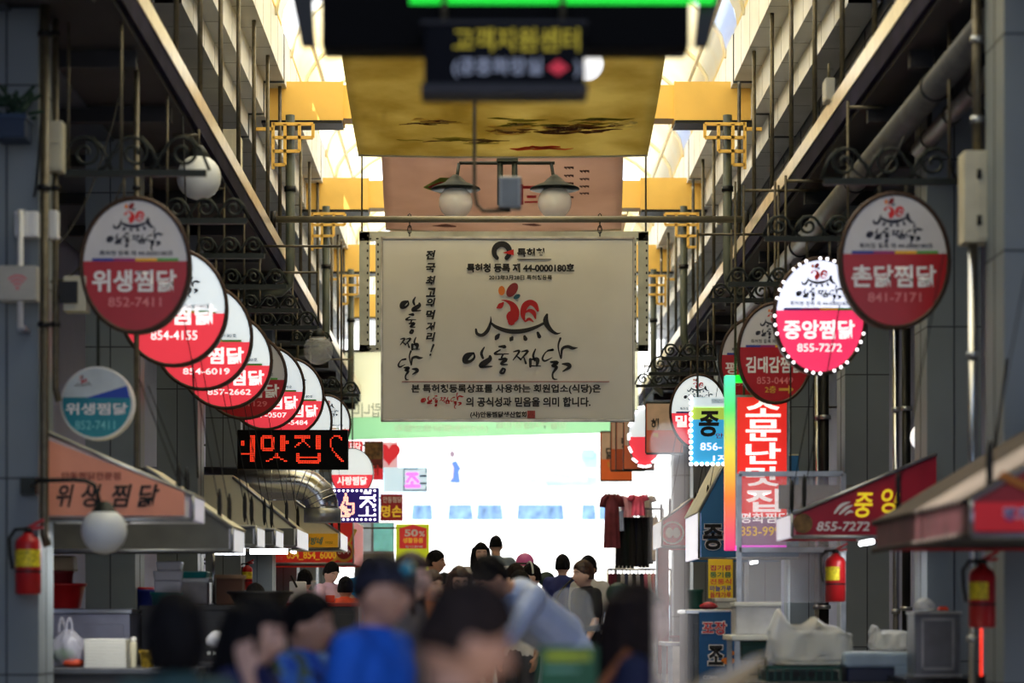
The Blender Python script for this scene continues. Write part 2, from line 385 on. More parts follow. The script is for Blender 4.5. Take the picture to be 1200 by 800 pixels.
b = MB(); t = .03
for q in ((x0-.02, x1+.02, z1, z1+t), (x0-.02, x1+.02, z0-t, z0)): b.bx(q[0], q[1], YB0-.06, YB0+.04, q[2], q[3])
for q in ((x0-.025, x0), (x1, x1+.025)): b.bx(q[0], q[1], YB0-.06, YB0+.04, z0-t, z1+t)
b.out('frame', mat('banner_frame', (170, 160, 140), .3, .7, noise=.2, scale=6), ban, .004)
cfx = lambda a, c: (P(530+a/6.667, 325+c/6.667, yf).x, P(530+a/6.667, 325+c/6.667, yf).z)
s1 = yf/F/6.667
o = cfx(530, 400); crest(ban, o[0], o[1], s1, yf)
for i, (dx, dy) in enumerate(((480-548, 355-412), (480-588, 375-414), (480-617, 400-419), (480-658, 424-420))):    # upright calligraphy column
    base = ((195, 630), (390, 640), (580, 625), (840, 635))[i]; cen = ((481, 357), (482, 379), (480, 402), (481, 428))[i]; k = .105
    strokes(ban, 'small_calligraphy', CH[i], lambda a, c: (P(cen[0]+(a-base[0])*k, cen[1]+(c-base[1])*k, yf).x, P(cen[0]+(a-base[0])*k, cen[1]+(c-base[1])*k, yf).z), yf, m_black, 1.5*k*yf/F)
for i, ch in enumerate('전국최고의먹거리'):
    v = (298, 313, 328, 342, 354, 368, 382, 394)[i]; text(ban, 'lettering', ch, bpx(499, v+6, 510.5, v-6+1, yf), yf, m_black, .07, .2)
strokes(ban, 'lettering', [[(508, 404, 2.6), (505, 412, 1.6)], [(504.5, 415, 2), (504, 416, 2)]], lambda a, c: (P(a, c, yf).x, P(a, c, yf).z), yf, m_black, yf/F)
b = MB(); b.ribbon([(P(588+9*math.cos(a), 295-9.2*math.sin(a), yf).x, P(588+9*math.cos(a), 295-9.2*math.sin(a), yf).z, (5+2.0*math.sin(k*.3))*yf/F) for k, a in enumerate([-.9+i*.45 for i in range(13)][::1]) if a < 4.3], yf)
b.out('ring_mark', m_black, ban, recalc=False)
b = MB(); b.face([(P(589, 296, yf).x, yf-.002, P(589, 296, yf).z), (P(602, 299, yf).x, yf-.002, P(602, 299, yf).z), (P(602, 292, yf).x, yf-.002, P(602, 292, yf).z)]); b.out('red_wedge', m_red, ban, recalc=False)
for body, bx_, bd in (('특허청', (606, 301, 638, 290.5), .06), ('특허청 등록 제 44-0000180호', (547, 319, 673, 308.5), .07), ('2013年3月28日 특허청등록', (573, 328, 647, 322), .05),
                      ('본 특허청등록상표를 사용하는 회원업소(식당)은', (482, 461.5, 704, 450), .05), ('의 공식성과 믿음을 의미 합니다.', (546, 476.5, 692, 465), .05), ('(사)안동찜닭생산협회', (551, 490, 617, 482), .06)):
    text(ban, 'lettering', body, bpx(*bx_, yf), yf, m_black, bd)
MB().bx(*bpx(606, 304, 646, 303.2, yf)[0::2], yf, yf+.01, *bpx(606, 304, 646, 303.2, yf)[1::2]).out('underline', m_black, ban)
q = bpx(471, 447.4, 714, 446.6, yf); MB().bx(q[0], q[2], yf, yf+.01, q[1], q[3]).out('red_rule', mat('faded_red', (176, 96, 88), .6, noise=0), ban)
fx = lambda a, c: (P(494+(a-90)*.0556, 460+(c-470)*.056, yf).x, P(494+(a-90)*.0556, 460+(c-470)*.056, yf).z)
strokes(ban, 'red_calligraphy', sum(CH, []), fx, yf, m_red, .09*yf/F)
q = bpx(618, 490, 627, 481, yf); MB().bx(q[0], q[2], yf, yf+.01, q[1], q[3]).out('red_seal', mat('seal_red', (170, 70, 60), .6, noise=.3, scale=60), ban)
zp = P(0, 257, YB0).z
def chain(parent, name, x, y, z0, z1, r=.022, m=None):
    b = MB(); n = max(2, int((z1-z0)/(r*2.4)))
    for i in range(n):
        z = z0+(i+.5)*(z1-z0)/n; h = (z1-z0)/n*.75
        pts = [((x+r*math.cos(a), y, z+h*math.sin(a)) if i % 2 else (x, y+r*math.cos(a), z+h*math.sin(a))) for a in [k*math.pi/4 for k in range(8)]]
        b.tube(pts, r*.28, 5, closed=True)
    return b.out(name, m or m_darkm, parent)
for u in (480, 703): chain(ban, 'chain', P(u, 0, YB0).x, YB0, z1+.02, zp+.05)
pipe = thing('cross_pipe', 'grey steel pipe spanning the aisle from ledge to ledge above the framed banner', 'pipe', (.25, YB0, zp))
MB().tube([(XL-.05, YB0, zp), (XR+.05, YB0, zp)], .038, 12).out('tube', mat('pipe_paint', (128, 122, 104), .4, .4), pipe)
for X in (XL-.03, XR+.03): MB().lathe([(.1, -.03), (.1, .03)], (X, YB0, zp), 16, 'X').out('flange', m_darkm, pipe)
# perforated grey frame behind it
YF = 30.2; fr = thing('sign_frame', 'grey perforated steel frame standing empty just behind the big framed banner', 'frame', P(590, 340, YF))
m_pf = mat('perforated_steel', (168, 168, 150), .4, .5, noise=.1)
for nm, q in (('upright', (421, 411, 433, 272)), ('upright', (748, 411, 760, 272)), ('rail', (421, 411, 760, 404)), ('rail', (421, 282, 760, 271)), ('brace', (440, 404, 446, 282)), ('brace', (742, 404, 746, 282))):
    a, c, d, e = bpx(*q, YF); o = MB().bx(a, d, YF, YF+.06, c, e).out(nm, m_pf, fr)
    b = MB(); L = max(e-c, d-a); nn = int(L/.09)
    for i in range(nn):
        if e-c > d-a: b.disc(((a+d)/2+(.035 if i % 2 else -.035)*0+(.04 if nm == 'upright' else 0), c+(i+.5)*L/nn), .011, .018, YF-.002)
        else: b.disc((a+(i+.5)*L/nn, c+.025), .018, .011, YF-.002)
    b.out('perforation', m_black, o, recalc=False)
for u in (424, 757): MB().tube([P(u, 272, YF)+Vector((0, .03, 0)), (P(u, 0, YF).x, YF+.03, 9.35)], .012, 6).out('hanger_rod', m_rod, fr)
# painted cloths sagging under the roof
def swag(name, label, u0a, u1a, va, Ya, u0b, u1b, vb, Yb, m, sag=.12):
    t = thing(name, label, 'banner', ((P(u0b, vb, Yb)+P(u1b, vb, Yb))/2))
    A0, A1, B0, B1 = P(u0a, va, Ya), P(u1a, va, Ya), P(u0b, vb, Yb), P(u1b, vb, Yb)
    def f(i, j):
        a = A0.lerp(A1, i); c = B0.lerp(B1, i); e = j**.8
        p = Vector((a.x+(c.x-a.x)*j, a.y+(c.y-a.y)*j, a.z+(c.z-a.z)*j)); p.z += -sag*(4*i*(1-i))-.16*math.sin(math.pi*j)*.6; return p
    b = MB(); b.grid(f, 24, 16); o = b.out('cloth', m, t, recalc=False); sd = o.modifiers.new('thickness', 'SOLIDIFY'); sd.thickness = .006
    MB().tube([f(i/24, 1.0) for i in range(25)], .022, 8).out('hem_bar', m_awn, t)
    MB().tube([f(i/24, 0.0) for i in range(25)], .022, 8).out('hem_bar', m_awn, t)
    b = MB()
    for i in (0, 1): q = f(i, 0.0); b.tube([q, (q.x, q.y-.32, q.z+.05)], .008, 5)
    b.out('cord', m_cable, t)
    return t, f
m_gc = cloth('gold_cloth', (222, 208, 140), .5, ((220, 210, 160), (184, 168, 104)), 1.3)
t, f = swag('painted_cloth', 'golden yellow painted cloth sagging under the first roof beam, in front of the pink one', 386, 795, -40, 21.5, 420, 759, 181, 26.4, m_gc, .02)
def onpaint(parent, name, f, sets, m, off=-.012):     # brush strokes lying on the cloth: (i, j, width along j)
    b = MB()
    for pts in sets:
        L = []
        for k, p in enumerate(pts): L.append(p)
        V = []
        for (i, j, wd) in L:
            a = f(i, max(0, j-wd/2)); c = f(i, min(1, j+wd/2)); a.z += off; c.z += off; a.y -= .01; c.y -= .01; V.append((b.b.verts.new(a), b.b.verts.new(c)))
        for A, B in zip(V, V[1:]): b.b.faces.new((A[0], A[1], B[1], B[0]))
    return b.out(name, m, parent, recalc=False)
def pm(n, c): return cloth('paint_'+n, c, .5, (tuple(min(255, k+40) for k in c), c), 4)
rp = random.Random(11)
def daubs(n, i0, i1, j0, j1, ln, wd): return [[(a, b_+rp.uniform(-.008, .008), .004), (a+l*.3, b_+rp.uniform(-.008, .008), rp.uniform(.6, 1.6)*wd), (a+l*.7, b_+rp.uniform(-.008, .008), rp.uniform(.4, 1)*wd), (a+l, b_, .004)] for a, b_, l in [(rp.uniform(i0, i1), rp.uniform(j0, j1), rp.uniform(.4, 1)*ln) for _ in range(n)]]
for nm, cc, dd in (('sand', (206, 184, 110), daubs(10, .44, .85, .73, .82, .12, .03)), ('moss', (130, 130, 60), daubs(12, .42, .8, .715, .77, .16, .014)), ('brown', (128, 94, 60), daubs(14, .40, .88, .755, .815, .14, .016)), ('plum', (96, 64, 60), daubs(8, .56, .80, .775, .82, .12, .014)), ('moss', (130, 130, 60), daubs(7, .12, .42, .855, .895, .14, .010)), ('umber', (110, 90, 70), daubs(6, .2, .42, .865, .9, .12, .008)),
                   ('crimson', (186, 70, 56), daubs(8, .52, .68, .918, .94, .10, .014)), ('sand', (206, 184, 110), daubs(5, .15, .27, .725, .76, .10, .02)), ('plum', (96, 64, 60), daubs(6, .12, .26, .735, .775, .10, .007)), ('pale', (226, 214, 170), daubs(4, .84, .92, .75, .78, .08, .02))):
    onpaint(t, 'painted_stroke', f, dd, pm(nm, cc))
m_pc = cloth('pink_cloth', (216, 194, 186), .5, ((216, 196, 188), (200, 178, 170)), 1.2)
t, f = swag('painted_cloth', 'pink painted cloth with upright writing sagging behind the golden cloth', 446, 731, 160, 29.6, 452, 728, 268, 32.6, m_pc, .04)
onpaint(t, 'painted_stroke', f, [[(.17, .42, .01), (.24, .40, .16), (.32, .40, .16), (.39, .42, .01)]], pm('deep_green', (96, 130, 60)))
onpaint(t, 'painted_stroke', f, [[(.19, .41, .01), (.24, .395, .08), (.33, .395, .08), (.37, .41, .01)], [(.56, .40, .01), (.57, .48, .22), (.585, .48, .22)], [(.58, .40, .03), (.67, .40, .03)], [(.66, .40, .03), (.675, .48, .16)], [(.6, .5, .03), (.64, .5, .03)], [(.59, .56, .02), (.65, .56, .02)]], pm('rose', (170, 50, 60)), -.02)
onpaint(t, 'painted_stroke', f, [[(.18, .78, .02), (.24, .76, .05), (.3, .77, .03), (.33, .78, .005)], [(.2, .9, .01), (.26, .89, .05), (.3, .9, .02)], [(.58, .86, .01), (.63, .87, .04), (.66, .88, .01)]], pm('slate', (110, 84, 84)), -.02)
bb = []
for c in range(9):
    for k in range(3): bb.append([(.755+.012*k+(.065 if c % 2 else 0), .22+c*.036, .012), (.767+.014*k+(.065 if c % 2 else 0), .23+c*.036, .024)])
onpaint(t, 'painted_writing', f, bb, pm('ink', (70, 56, 56)), -.02)
m_wc = cloth('white_cloth', (238, 220, 205), .5, ((246, 236, 222), (230, 206, 190)), 1.2)
swag('painted_cloth', 'pale cloth hanging far back behind the pink cloth, mostly hidden by the framed banner', 452, 735, 252, 35.95, 470, 720, 300, 39, m_wc, .04)
# translucent banner at the far end, read from behind
YG = 45.9; gb = thing('street_banner', 'wide pale banner with green bottom band across the far end, read from behind', 'banner', P(566, 460, YG))
m_gw = cloth('banner_cream', (252, 252, 236), .8, ((254, 254, 240), (250, 250, 228)), .7); m_gg = cloth('banner_green', (206, 242, 210), .8, ((210, 244, 214), (200, 238, 206)), .7)
pa, pb_, pc, pd = P(384, 490, YG), P(748, 480, YG), P(748, 402, YG), P(384, 412, YG)
b = MB(); b.prism([(pa.x, pa.z), (pb_.x, pb_.z), (pc.x, pc.z), (pd.x, pd.z)], YG, YG+.012); b.out('cloth', m_gw, gb)
pe, pf_ = P(384, 516, YG), P(748, 506, YG)
b = MB(); b.prism([(pa.x, pa.z), (pe.x, pe.z), (pf_.x, pf_.z), (pb_.x, pb_.z)], YG, YG+.012); b.out('green_band', m_gg, gb)
m_sh = mat('show_through_grey', (150, 160, 130), .7, noise=0); m_shw = mat('show_through_white', (226, 246, 226), .7, noise=0)
text(gb, 'lettering', '바랍니다', bpx(410, 489, 458, 472, YG), YG-.01, m_sh, .0, mirror=True)
text(gb, 'lettering', '(사)안동찜닭생산협회', bpx(463, 507, 572, 497, YG), YG-.01, m_shw, .02, mirror=True)
text(gb, 'lettering', '안동구시장상인회', bpx(582, 503, 664, 493, YG), YG-.01, m_shw, .02, mirror=True)
MB().tube([pd+Vector((0, .02, 0)), pc+Vector((0, .02, 0))], .03, 8).out('top_bar', m_rod, gb)
MB().tube([pd, (-2.95, YG, pd.z+.3), (-3.2, YG, pd.z+.5)], .01, 5).out('rope', m_cable, gb); MB().tube([pc, (3.3, YG, pc.z+.4)], .01, 5).out('rope', m_cable, gb)
# twin globe lamps
YL = 29.0; lp = thing('twin_globe_lamp', 'iron bracket with two clear glass globe lamps hanging above the framed banner', 'lamp', P(593, 190, YL))
m_glass = thin('globe_glass', (246, 248, 250), .5, .08)
MB().tube([P(538, 191, YL), P(650, 191, YL)], .02, 8).out('cross_bar', m_iron, lp)
MB().tube([P(586, 183, YL), P(586, 240, YL)], .035, 8).tube([P(603, 183, YL), P(603, 236, YL)], .035, 8).bx(P(582, 0, YL).x, P(607, 0, YL).x, YL-.05, YL+.05, P(0, 190, YL).z, P(0, 184, YL).z).out('post', m_iron, lp)
MB().tube([P(594, 184, YL), (P(594, 0, YL).x, YL, 7.55)], .025, 8).out('drop_rod', m_iron, lp)
for u in (534, 650):
    c = P(u, 237, YL)
    MB().tube([P(u+4 if u < 590 else u-4, 191, YL), (c.x, YL, c.z+.2)], .02, 8).out('stem', m_iron, lp)
    MB().lathe([(.03, .33), (.08, .29), (.13, .24), (.29, .17), (.30, .155), (.12, .15)], c, 24).out('shade', m_iron, lp)
    MB().ell(c, (.205, .205, .2)).out('globe', m_glass, lp)
    MB().lathe([(.03, .12), (.045, .05), (.045, -.01), (.02, -.05)], c, 12).out('bulb', m_wh_pl, lp)
# grey box on a conduit, nearer than the lamps
YJ = 15.5; jb = thing('junction_box', 'small grey electrical box on a bent conduit dropping from the dark display', 'electrical box', P(597, 226, YJ))
a, c, d, e = bpx(584, 245, 611, 208, YJ); bo = MB().bx(a, d, YJ-.06, YJ+.06, c, e).out('box', mat('zinc', (140, 142, 140), .4, .5), jb, .01)
MB().bx(a+.02, d-.02, YJ-.07, YJ-.06, c+.02, e-.02).out('cover', mat('zinc_cover', (104, 108, 108), .4, .5), bo)
MB().tube([(P(556, 0, YJ).x, YJ, 9.62), P(556, 225, YJ), P(559, 240, YJ), P(566, 247, YJ), P(598, 247, YJ)], .012, 8).out('conduit', m_rod, jb)
# black running-text display and the lit direction box under it
YD = 10.0; db = thing('running_text_display', 'wide black running text display with green lights hung over the aisle', 'display', P(600, 0, YD))
a, c, d, e = bpx(376, 56, 808, -70, YD); MB().bx(a, d, YD, YD+.2, c, e).out('case', mat('display_black', (10, 10, 11), .7, noise=0, spec=.08), db, .01)
m_grn = mat('green_light', (30, 230, 60), .4, em=1.1, emcol=(10, 220, 50), noise=0)
b = MB(); ps = .0107
for i in range(118):
    for j in range(6): b.bx(P(480, 0, YD).x+i*ps, P(480, 0, YD).x+i*ps+ps*.85, YD-.004, YD, P(0, 5, YD).z+j*ps, P(0, 5, YD).z+j*ps+ps*.85)
b.out('light_dots', m_grn, db)
for us, ue in ((340, 360), (846, 823)):
    A, B = P(us, -6, YD), P(ue, 50, YD); k = 1 if us < 600 else -1
    MB().prism([(A.x, A.z), (A.x+k*.09, A.z), (B.x+k*.03, B.z), (B.x-k*.03, B.z)], YD+.05, YD+.1).out('side_arm', m_darkm, db)
    MB().bx(*sorted((A.x, P(380 if us < 600 else 800, 0, YD).x)), YD+.06, YD+.1, A.z, A.z+.06).out('arm_rail', m_darkm, db)
for u in (440, 740): MB().tube([(P(u, 0, YD).x, YD+.1, e), (P(u, 0, YD).x, YD+.1, 8.5)], .02, 8).out('drop_rod', m_rod, db)
yj = 9.8; sb = thing('direction_sign', 'small black box sign with red arrow under the running text display', 'sign', P(590, 70, yj))
a, c, d, e = bpx(497, 98, 685, 28, yj)
MB().bx(a, d, yj, yj+.16, c, e).out('case', mat('sign_black', (14, 16, 22), .7, noise=0, spec=.1), sb, .008)
b = MB().bx(a-.012, d+.012, yj-.01, yj+.17, e, e+.012).bx(a-.012, d+.012, yj-.01, yj+.17, c-.04, c); b.out('frame', mat('sign_frame_grey', (44, 44, 48), .6, .2), sb)
text(sb, 'lettering', '고객지원센터', bpx(531, 61, 679, 33, yj), yj-.006, mat('dim_yellow', (196, 176, 30), .5, em=.25, noise=0), .03)
text(sb, 'lettering', '(공중화장실      )', bpx(531, 91, 679, 68, yj), yj-.006, mat('dim_white', (170, 178, 196), .5, em=.2, noise=0), .02)
p = [P(641, 80, yj), P(654, 70, yj), P(667, 80, yj), P(654, 89, yj)]
MB().prism([(q.x, q.z) for q in p], yj-.008, yj-.004).out('arrow', mat('arrow_red', (200, 40, 60), .5, em=.4, noise=0), sb)
for u in (520, 660): MB().tube([(P(u, 0, yj).x, yj+.08, e), (P(u, 0, yj).x, yj+.08, P(0, 20, yj).z+.35)], .012, 6).out('hanger', m_rod, sb)
gl = thing('globe_lamp', 'round white globe lamp half hidden behind the small black direction sign', 'lamp', P(688, 76, 16))
MB().ell(P(688, 75, 16), (.11, .11, .11)).out('globe', mat('globe_bright', (255, 255, 255), .3, em=.9, noise=0), gl)
MB().lathe([(.05, .13), (.06, .1)], P(688, 75, 16), 12).tube([P(688, 54, 16), (P(688, 0, 16).x, 16, 5.9)], .012, 6).out('stem', m_darkm, gl)
# rods that carry the ledges
def rods(side, X, Ys, top):
    for i, Y in enumerate(Ys):
        t = thing('hanger_rod', 'thin steel rod holding up the %s ledge, %s' % (side, ('nearest the camera' if i == 0 else 'number %d from the near end' % (i+1))), 'rod', (X, Y, 5.97), 'steel rods above the %s ledge' % side)
        MB().tube([(X, Y, 5.97), (X, Y, top)], .022, 8).out('rod', m_rod, t)
        MB().lathe([(.05, 0), (.05, .02), (.03, .03), (.03, .07)], (X, Y, 5.97), 10).out('foot_nut', m_darkm, t)
rods('left', XL-.07, [17.6, 19.2, 20.8, 22.4, 24.0, 25.6, 27.2, 28.8, 30.4, 32, 33.6, 35.2, 36.8, 38.4, 40, 41.6, 43.2], 7.91)
rods('right', XR+.07, [18.6, 20.3, 22.0, 23.7, 25.3, 27.0, 28.6, 30.2, 31.8, 33.4, 35, 36.6, 38.2, 39.8, 41.4, 43], 7.91)
for side, X, sg in (('left', XL, -1), ('right', XR, 1)):
    for k in range(3):
        Y = 28.65+6.35*k-.12; xx = X-sg*.075
        t = thing('downpipe', 'dark green grey rain pipe dropping beside the %s crossbeam end above the %s ledge' % (('first', 'second', 'third')[k], side), 'pipe', (xx, Y, 5.9), 'rain pipes')
        MB().tube([(xx, Y, 7.5), (xx, Y, 5.65), (xx+sg*.02, Y, 5.5), (xx+sg*.12, Y, 5.41), (xx+sg*(.14 if side == 'right' else .35), Y, 5.39), (xx+sg*(.16 if side == 'right' else .9), Y, 5.39)], .055, 10).out('pipe', mat('pipe_green', (74, 80, 70), .5), t)
        MB().lathe([(.07, 0), (.07, .06)], (xx, Y, 6.6), 12).out('pipe_clip', m_darkm, t)
        # yellow lattice under the beam end
        t = thing('lattice_bracket', 'yellow square lattice bracket under the %s crossbeam at the %s' % (('first', 'second', 'third')[k], side), 'bracket', (X, Y, 7.4), 'yellow lattice brackets')
        yy = 28.65+6.35*k-.2; xa = X+sg*.12; d = -sg
        b = MB()
        def bar(x0, z0, x1, z1): b.bx(*sorted((xa+d*x0-.018*(x0 == x1), xa+d*x1+.018*(x0 == x1))), yy-.02, yy+.02, min(z0, z1)-.018*(z0 == z1), max(z0, z1)+.018*(z0 == z1))
        for s_ in ((0, 7.38, .47, 7.38), (0, 7.22, .47, 7.22), (.47, 7.38, .47, 7.22), (.31, 7.38, .31, 7.06), (0, 7.06, .31, 7.06), (0, 6.9, .14, 6.9), (.14, 7.38, .14, 6.9), (0, 7.4, 0, 6.85)): bar(*s_)
        b.out('lattice', m_yel, t)
        b = MB().bx(*sorted((xa, xa+sg*.2)), yy-.02, yy+.02, 7.3, 7.34); b.out('stub', m_yel, t)
t = thing('meter_cabinet', 'beige metal cabinet behind the rods on the left upper wall', 'cabinet', P(294, 200, 25.6))
MB().bx(XL-.55, XL-.25, 25.6, 26.2, 5.97, 6.75).out('case', m_beige, t, .01); MB().bx(XL-.5, XL-.3, 25.585, 25.6, 6.0, 6.7).out('door', m_beige, t)
t = thing('small_grey_box', 'small pale box sitting on the right ledge rail', 'electrical box', P(956, 132, 20.4))
MB().bx(XR-.04, XR+.04, 20.5, 20.72, 5.97, 6.16).out('box', m_grey, t, .01); MB().tube([(XR+.0, 20.6, 6.16), (XR+.0, 20.6, 6.3)], .01, 6).out('stub', m_rod, t)
# ================================================================== egg-shaped shop signs
def egg(c, a, h, n=40):
    pts = []
    for k in range(n):
        t = 2*math.pi*k/n; pts.append((c[0]+a*math.cos(t)*(1+.0*math.sin(t)), c[1]+h*math.sin(t)))
    return pts
def cut(pts, z, up):
    out = []
    for i, p in enumerate(pts):
        q = pts[(i+1) % len(pts)]; ip = (p[1] >= z) == up; iq = (q[1] >= z) == up
        if ip: out.append(p)
        if ip != iq: k = (z-p[1])/(q[1]-p[1]); out.append((p[0]+(q[0]-p[0])*k, z))
    return out
STRIP = [((40, 60, 160),), ((190, 40, 60),), ((240, 190, 40),), ((90, 160, 60),)]
def egg_sign(u, v, Y, wpx, hpx, name, phone, lit, label, split=.47, namebox=None, phonebox=None, bulbs=None, extra=None, plain=False, rodtop=None, group='egg-shaped shop signs'):
    c = P(u, v, Y); a = wpx*Y/F/2; h = hpx*Y/F/2; dep = .09
    t = thing('oval_sign', label, 'sign', c, group)
    pts = egg((c.x, c.z), a, h); zs = c.z+h-2*h*split
    MB().prism(pts, Y-dep, Y+dep).out('casing', m_rim, t, .006)
    b = MB(); b.tube([(p[0], Y-dep, p[1]) for p in pts], .018, 6, closed=True); b.out('rim', m_rim, t)
    q = egg((c.x, c.z), a*.975, h*.975); y = Y-dep-.006
    wm, rm = (m_lw, m_lr) if lit else (m_pw, m_pr)
    if plain: MB().prism(q, y, y+.01).out('panel', wm, t)
    else:
        MB().prism(cut(q, zs, True), y, y+.01).out('upper_panel', wm, t); MB().prism(cut(q, zs, False), y, y+.01).out('lower_panel', rm, t)
        up = MB()
        for k, cc in enumerate(((44, 60, 150), (150, 40, 110), (240, 180, 40), (90, 160, 70))):
            x = c.x-a*.8+k*a*.4
            MB().bx(x, x+a*.4, y-.002, y, zs, zs+.02).out('colour_strip', mat('strip_%d' % k, cc, .4, noise=0), t)
        up.b.free(); yl = y-.003
        crest(t, c.x, c.z+h*.60, a*.00115, yl, k=1.5, ink=mat('crest_ink', (40, 40, 54), .5, noise=0), red=mat('crest_red', (214, 40, 40), .5, noise=0))
        text(t, 'small_lettering', '특허청 등록 제 44-0000180호', (c.x-a*.66, zs+.036, c.x+a*.7, zs+.072), yl, mat('crest_ink', (40, 40, 54)), .02)
        lm = m_lett if lit else m_let
        nb = namebox or (-.80, -.40, .76, -.07); text(t, 'lettering', name, (c.x+a*nb[0], c.z+h*nb[1], c.x+a*nb[2], c.z+h*nb[3]), yl, lm, .045)
        pb = phonebox or (-.5, -.62, .48, -.48); text(t, 'phone_lettering', phone, (c.x+a*pb[0], c.z+h*pb[1], c.x+a*pb[2], c.z+h*pb[3]), yl, lm if lit else m_letp, .015)
        if extra: extra(t, c, a, h, yl)
    if bulbs:
        b = MB()
        for k in range(30):
            p = pts[int(k*len(pts)/30)]; b.ell((p[0], Y-dep-.02, p[1]), (.012, .012, .012), 8, 5)
        b.out('bulb_edging', mat('bulb_white', (255, 250, 255), .3, em=3, noise=0), t)
    for dx in (-.25*a, .25*a): (MB().tube([(c.x+dx, Y, c.z+h*.96), (c.x+dx, Y, P(0, rodtop, Y).z)], .011, 6).out('hanger_rod', m_rod, t) if rodtop else (hang(t, c.x+dx, Y, c.z+h*.96) if dx < 0 else None))
    return t
NB = (.0, -.42, .84, -.09)
egg_sign(161, 313, 16.4, 126, 156, '위생찜닭', '852-7411', False, 'unlit red and white oval sign, largest and nearest of the left-hand row', rodtop=203)
L_ = [(205, 362, 18.7, 124, 135, '찜닭', '854-4155', 1, 'glowing red and white oval sign directly behind the nearest unlit left one', (-.05, -.30, .80, .05), (-.42, -.56, .45, -.40)),
      (239, 396, 20.7, 114, 122, '찜닭', '854-6019', 1, 'glowing oval sign with number ending 6019, third in the left row'),
      (266, 424, 22.5, 106, 110, '찜닭', '857-2662', 1, 'glowing oval sign with number ending 2662, fourth in the left row'),
      (287, 441, 24.2, 98, 100, '찜닭', '852-1129', 0, 'dim oval sign with number ending 1129 between two glowing ones'),
      (312, 455, 26.6, 90, 97, '찜닭', '857-0507', 1, 'glowing oval sign with number ending 0507 behind the red letter display'),
      (339, 466, 29.0, 81, 90, '짐닭', '853-5484', 1, 'glowing oval sign with number ending 5484 above the red letter display')]
for q in L_:
    egg_sign(q[0], q[1], q[2], q[3], q[4], q[5], q[6], q[7], q[8], .55, q[9] if len(q) > 9 else (.1, -.52, .84, -.20), q[10] if len(q) > 10 else (-.4, -.72, .55, -.60), rodtop={18.7: 259, 20.7: 300, 22.5: 336, 24.2: 364, 26.6: 384, 29.0: 402}[q[2]])
egg_sign(362, 494, 30.6, 54, 74, '', '', True, 'plain white glowing oval sign just right of the red letter display corner', plain=True, rodtop=456)
egg_sign(383, 497, 33.5, 56, 66, '찜닭', '857-1000', True, 'glowing oval sign farthest in the left row, beside the far street banner', .6, rodtop=463)
egg_sign(412, 561, 37.5, 50, 58, '찜닭', '', True, 'white and red glowing oval sign above the purple thumb display', .55) if False else None
def r2(t, c, a, h, y):
    text(t, 'floor_note', '2층', (c.x-a*.28, c.z-h*.80, c.x+a*.02, c.z-h*.66), y, m_gold, .02)
    b = MB(); z = c.z-h*.73; b.prism([(c.x+a*.1, z-.012), (c.x+a*.36, z-.012), (c.x+a*.36, z-.04), (c.x+a*.5, z), (c.x+a*.36, z+.04), (c.x+a*.36, z+.012), (c.x+a*.1, z+.012)], y, y+.004); b.out('arrow', m_gold, t)
m_mlw = mat('panel_white_bulb', (236, 240, 255), .3, em=1.0, emcol=(226, 232, 255), noise=.02); 
egg_sign(1046, 307.5, 16.4, 126, 156, '촌닭찜닭', '841-7171', False, 'unlit red and white oval sign, largest and nearest of the right-hand row', .45, rodtop=213)
sv = (m_lw, m_lr); m_lw = m_mlw; m_lr = mat('panel_red_bulb', (236, 50, 90), .3, em=.8, emcol=(240, 56, 104), noise=.02)
egg_sign(959, 372, 18.9, 106, 134, '중앙찜닭', '855-7272', True, 'brightly glowing oval sign ringed with tiny white bulbs', .45, bulbs=1, rodtop=280)
m_lw, m_lr = sv
egg_sign(907, 415, 22.1, 86, 116, '김대감찜닭', '853-0449', False, 'unlit oval sign with a yellow arrow, behind the bulb-ringed one', .44, extra=r2, rodtop=333)
egg_sign(882, 425, 24.2, 78, 102, '평', '853', False, 'unlit oval sign tucked behind the one with the yellow arrow', .42, (-.85, -.28, -.5, .0), (-.68, -.55, -.25, -.43), rodtop=352)
egg_sign(818, 483, 29.5, 66, 86, '밀양', '858-5', True, 'glowing pink oval sign half behind the blue box sign', .52, (-.82, -.42, .1, -.1), (-.4, -.62, .3, -.48), rodtop=420)
egg_sign(835, 507, 32.5, 60, 60, '', '858-5', False, 'dim pink oval sign below and behind the glowing pink one', .3)if False else None
def dash(t, c, a, h, y):
    b = MB()
    for k in range(14):
        an = 2*math.pi*k/14; b.box((c.x+a*.98*math.cos(an), y-.01, c.z+h*.98*math.sin(an)), (.10, .03, .035), ry=-(an+math.pi/2))
    b.out('light_dashes', mat('bulb_white', (255, 250, 255)), t)
egg_sign(763, 510, 38.5, 46, 68, '', '', True, 'pale oval sign edged with white light dashes behind the orange banners', .5, extra=dash, plain=True) if False else None
def far_oval(u, v, Y, wpx, hpx, label, word, dashes=False, split=.6):
    c = P(u, v, Y); a = wpx*Y/F/2; h = hpx*Y/F/2; t = thing('oval_sign', label, 'sign', c, 'egg-shaped shop signs'); pts = egg((c.x, c.z), a, h, 32); y = Y-.08
    MB().prism(pts, Y-.075, Y+.075).out('casing', m_rim, t); zs = c.z+h-2*h*split
    MB().prism(cut(egg((c.x, c.z), a*.96, h*.96, 32), zs, True), y, y+.01).out('upper_panel', m_lw, t); MB().prism(cut(egg((c.x, c.z), a*.96, h*.96, 32), zs, False), y, y+.01).out('lower_panel', m_lr, t)
    if word: text(t, 'lettering', word, (c.x-a*.7, zs-h*.42, c.x+a*.7, zs-h*.08), y-.004, m_lett, .04)
    if dashes: dash(t, c, a, h, y)
    hang(t, c.x, Y, c.z+h*.95)
